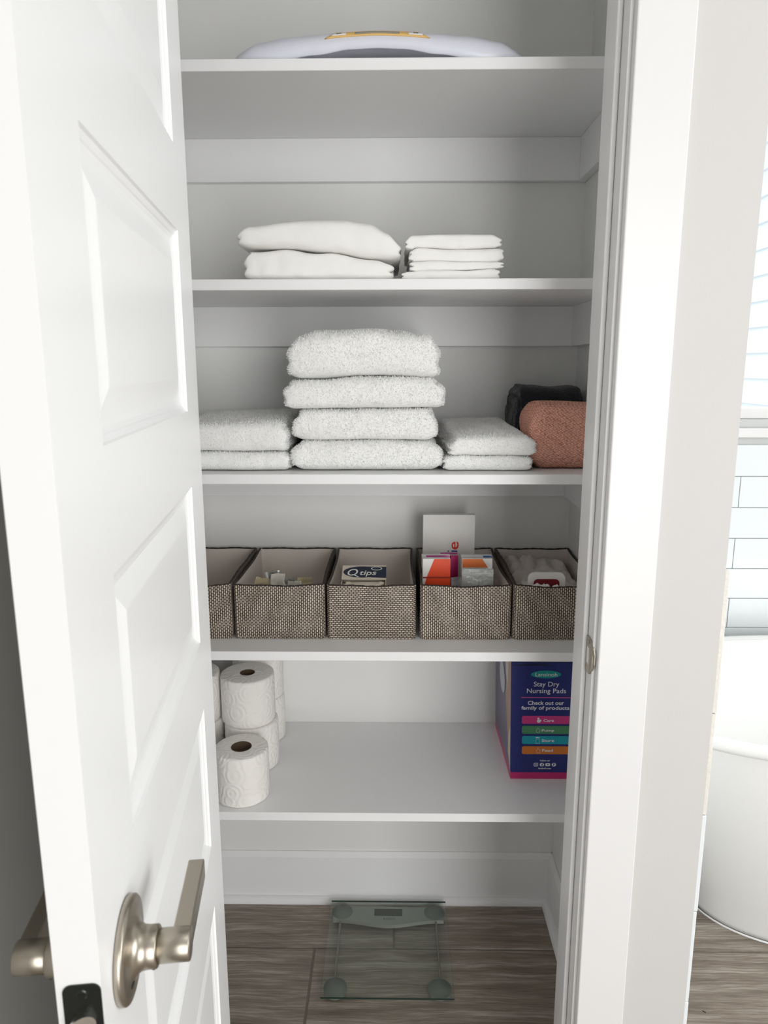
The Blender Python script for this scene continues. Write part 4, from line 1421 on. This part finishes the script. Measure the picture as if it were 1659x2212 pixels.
    def lell(name, cy, cz, ry, rz, m, lift=0.0, n=36):
        return poly(name, [lf(cy + ry * math.cos(2 * math.pi * k / n), cz + rz * math.sin(2 * math.pi * k / n)) + Vector((-lift, 0, 0)) for k in range(n)], m, e)
    skin = mat('tan_print', (176, 138, 116), 0.35, var=0.10, vscale=30)
    cream = mat('cream_print', (206, 196, 180), 0.35)
    def lpoly(name, pts, m, lift=0.0):
        return poly(name, [lf(a, b) + Vector((-lift, 0, 0)) for a, b in pts], m, e)
    lpoly('tan_figure', [(0.002, hp + 0.002), (0.030, hp + 0.03), (0.060, 0.13), (0.075, 0.17), (0.062, 0.22), (0.085, 0.268), (0.002, 0.268)], skin)
    lpoly('cream_sleeve', [(0.030, 0.268), (0.078, 0.268), (0.070, 0.215), (0.040, 0.19)], cream, 0.0003)
    lpoly('cream_curve', [(0.001, hp + 0.004), (0.034, hp + 0.03), (0.030, 0.09), (0.001, 0.122)], cream, 0.0003)
    lell('pale_oval', 0.125, 0.185, 0.040, 0.038, mat('pale_grey_print', (196, 200, 204), 0.35), 0.0004)
pad_box()

# ------------------------------------------------------------------ glass bathroom scale
def bath_scale():
    e = empty('bathroom_scale', (-0.0145, 1.5195, 0), 0.0)
    tag(e, 'square glass bathroom scale with grey round feet on the closet floor', 'bathroom scale')
    GREYP = mat('grey_green_plastic', (120, 124, 118), 0.45)
    LCD = mat('dark_lcd', (48, 50, 40), 0.2)
    SILV = mat('silver_rod', (140, 136, 126), 0.35, 0.8)
    h = 0.149
    bm = bmesh.new(); bbox(bm, -h, h, -h, h, 0.0175, 0.0235, 0.0006, 1)
    g = link('glass_plate', mesh('glass_plate', bm), GLASS, e)
    EDGE = mat('dark_green_glass_edge', (38, 58, 50), 0.15)
    g.data.materials.append(EDGE)
    for p in g.data.polygons:
        if abs(p.normal.z) < 0.5: p.material_index = 1
    R = 0.0265
    for sx in (-1, 1):
        for sy in (-1, 1):
            lathe('foot', [(0, 0.0), (R * 0.72, 0.0), (R * 0.80, 0.004), (R, 0.008), (R, 0.0168), (0, 0.0168)], GREYP, e, 40).location = (sx * (h - R - 0.004), sy * (h - R - 0.006), 0.0002)
        bm = bmesh.new(); cyl(bm, (sx * (h - 0.0275), -h + 0.060, 0.0125), (0, 1, 0), 0.0025, 0.0025, 0.185, 12)
        link('rod', mesh('rod', bm), SILV, e)
    # display housing with the wavy front edge
    pts = []
    n = 24
    for k in range(n + 1):
        u = k / n
        x = -h + 0.008 + (2 * h - 0.016) * u
        dip = 0.017 * (0.5 - 0.5 * math.cos(2 * math.pi * u)) ** 1.3
        pts.append((x, h - 0.060 - dip, 0.0085))
    pts += [(h - 0.006, h - 0.014, 0.0085), (-h + 0.006, h - 0.014, 0.0085)]
    hs = prism('display_housing', pts, (0, 0, 0.0084), mat('silver_green_plastic', (150, 154, 148), 0.4), e)
    SIL = mat('silver_highlight', (196, 198, 192), 0.3, 0.6)
    box('lcd', -0.036, 0.036, h - 0.046, h - 0.021, 0.0170, 0.0173, LCD, hs)
    box('lcd_edge', -0.036, 0.036, h - 0.0212, h - 0.0195, 0.0170, 0.0174, SIL, hs)
    ink = mat('dark_ink', (40, 40, 38), 0.5)
    text('lettering', 'ETEKCITY', ink, hs, (-0.006, 0.018, h - 0.0590, h - 0.0540), lambda u, v, w: Vector((u, v, 0.0171 + w)), bold=0.01)
    poly('logo_mark', [(-0.0125, h - 0.0565, 0.0172), (-0.0100, h - 0.0590, 0.0172), (-0.0075, h - 0.0565, 0.0172), (-0.0100, h - 0.0540, 0.0172)], ink, hs)
    # bright lip under the wavy edge
    vs, fs = [], []
    for i, p in enumerate(pts[:n + 1]):
        vs += [(p[0], p[1] - 0.0012, 0.0085), (p[0], p[1] - 0.0002, 0.0172)]
    for i in range(n): fs.append((2 * i, 2 * i + 2, 2 * i + 3, 2 * i + 1))
    me = bpy.data.meshes.new('housing_lip'); me.from_pydata(vs, [], fs)
    link('housing_lip', me, SIL, hs)
bath_scale()

# ------------------------------------------------------------------ small dark splinter on the bathroom floor
v = ray(1521, 2186); v = Vector((0, 0, EYE)) + v * (-EYE / v.z)
o = prism('wood_splinter', [(-0.004, 0.0006, 0.0), (-0.003, -0.0008, 0.0), (0.004, -0.0006, 0.0), (0.0035, 0.0008, 0.0)], (0, 0, 0.0012), mat('dark_splinter', (58, 46, 36), 0.8))
o.location = (v.x, v.y, 0.0002)
o.rotation_euler = (0, 0, -0.75)
tag(o, 'tiny dark splinter lying on the grey bathroom floor', 'splinter')
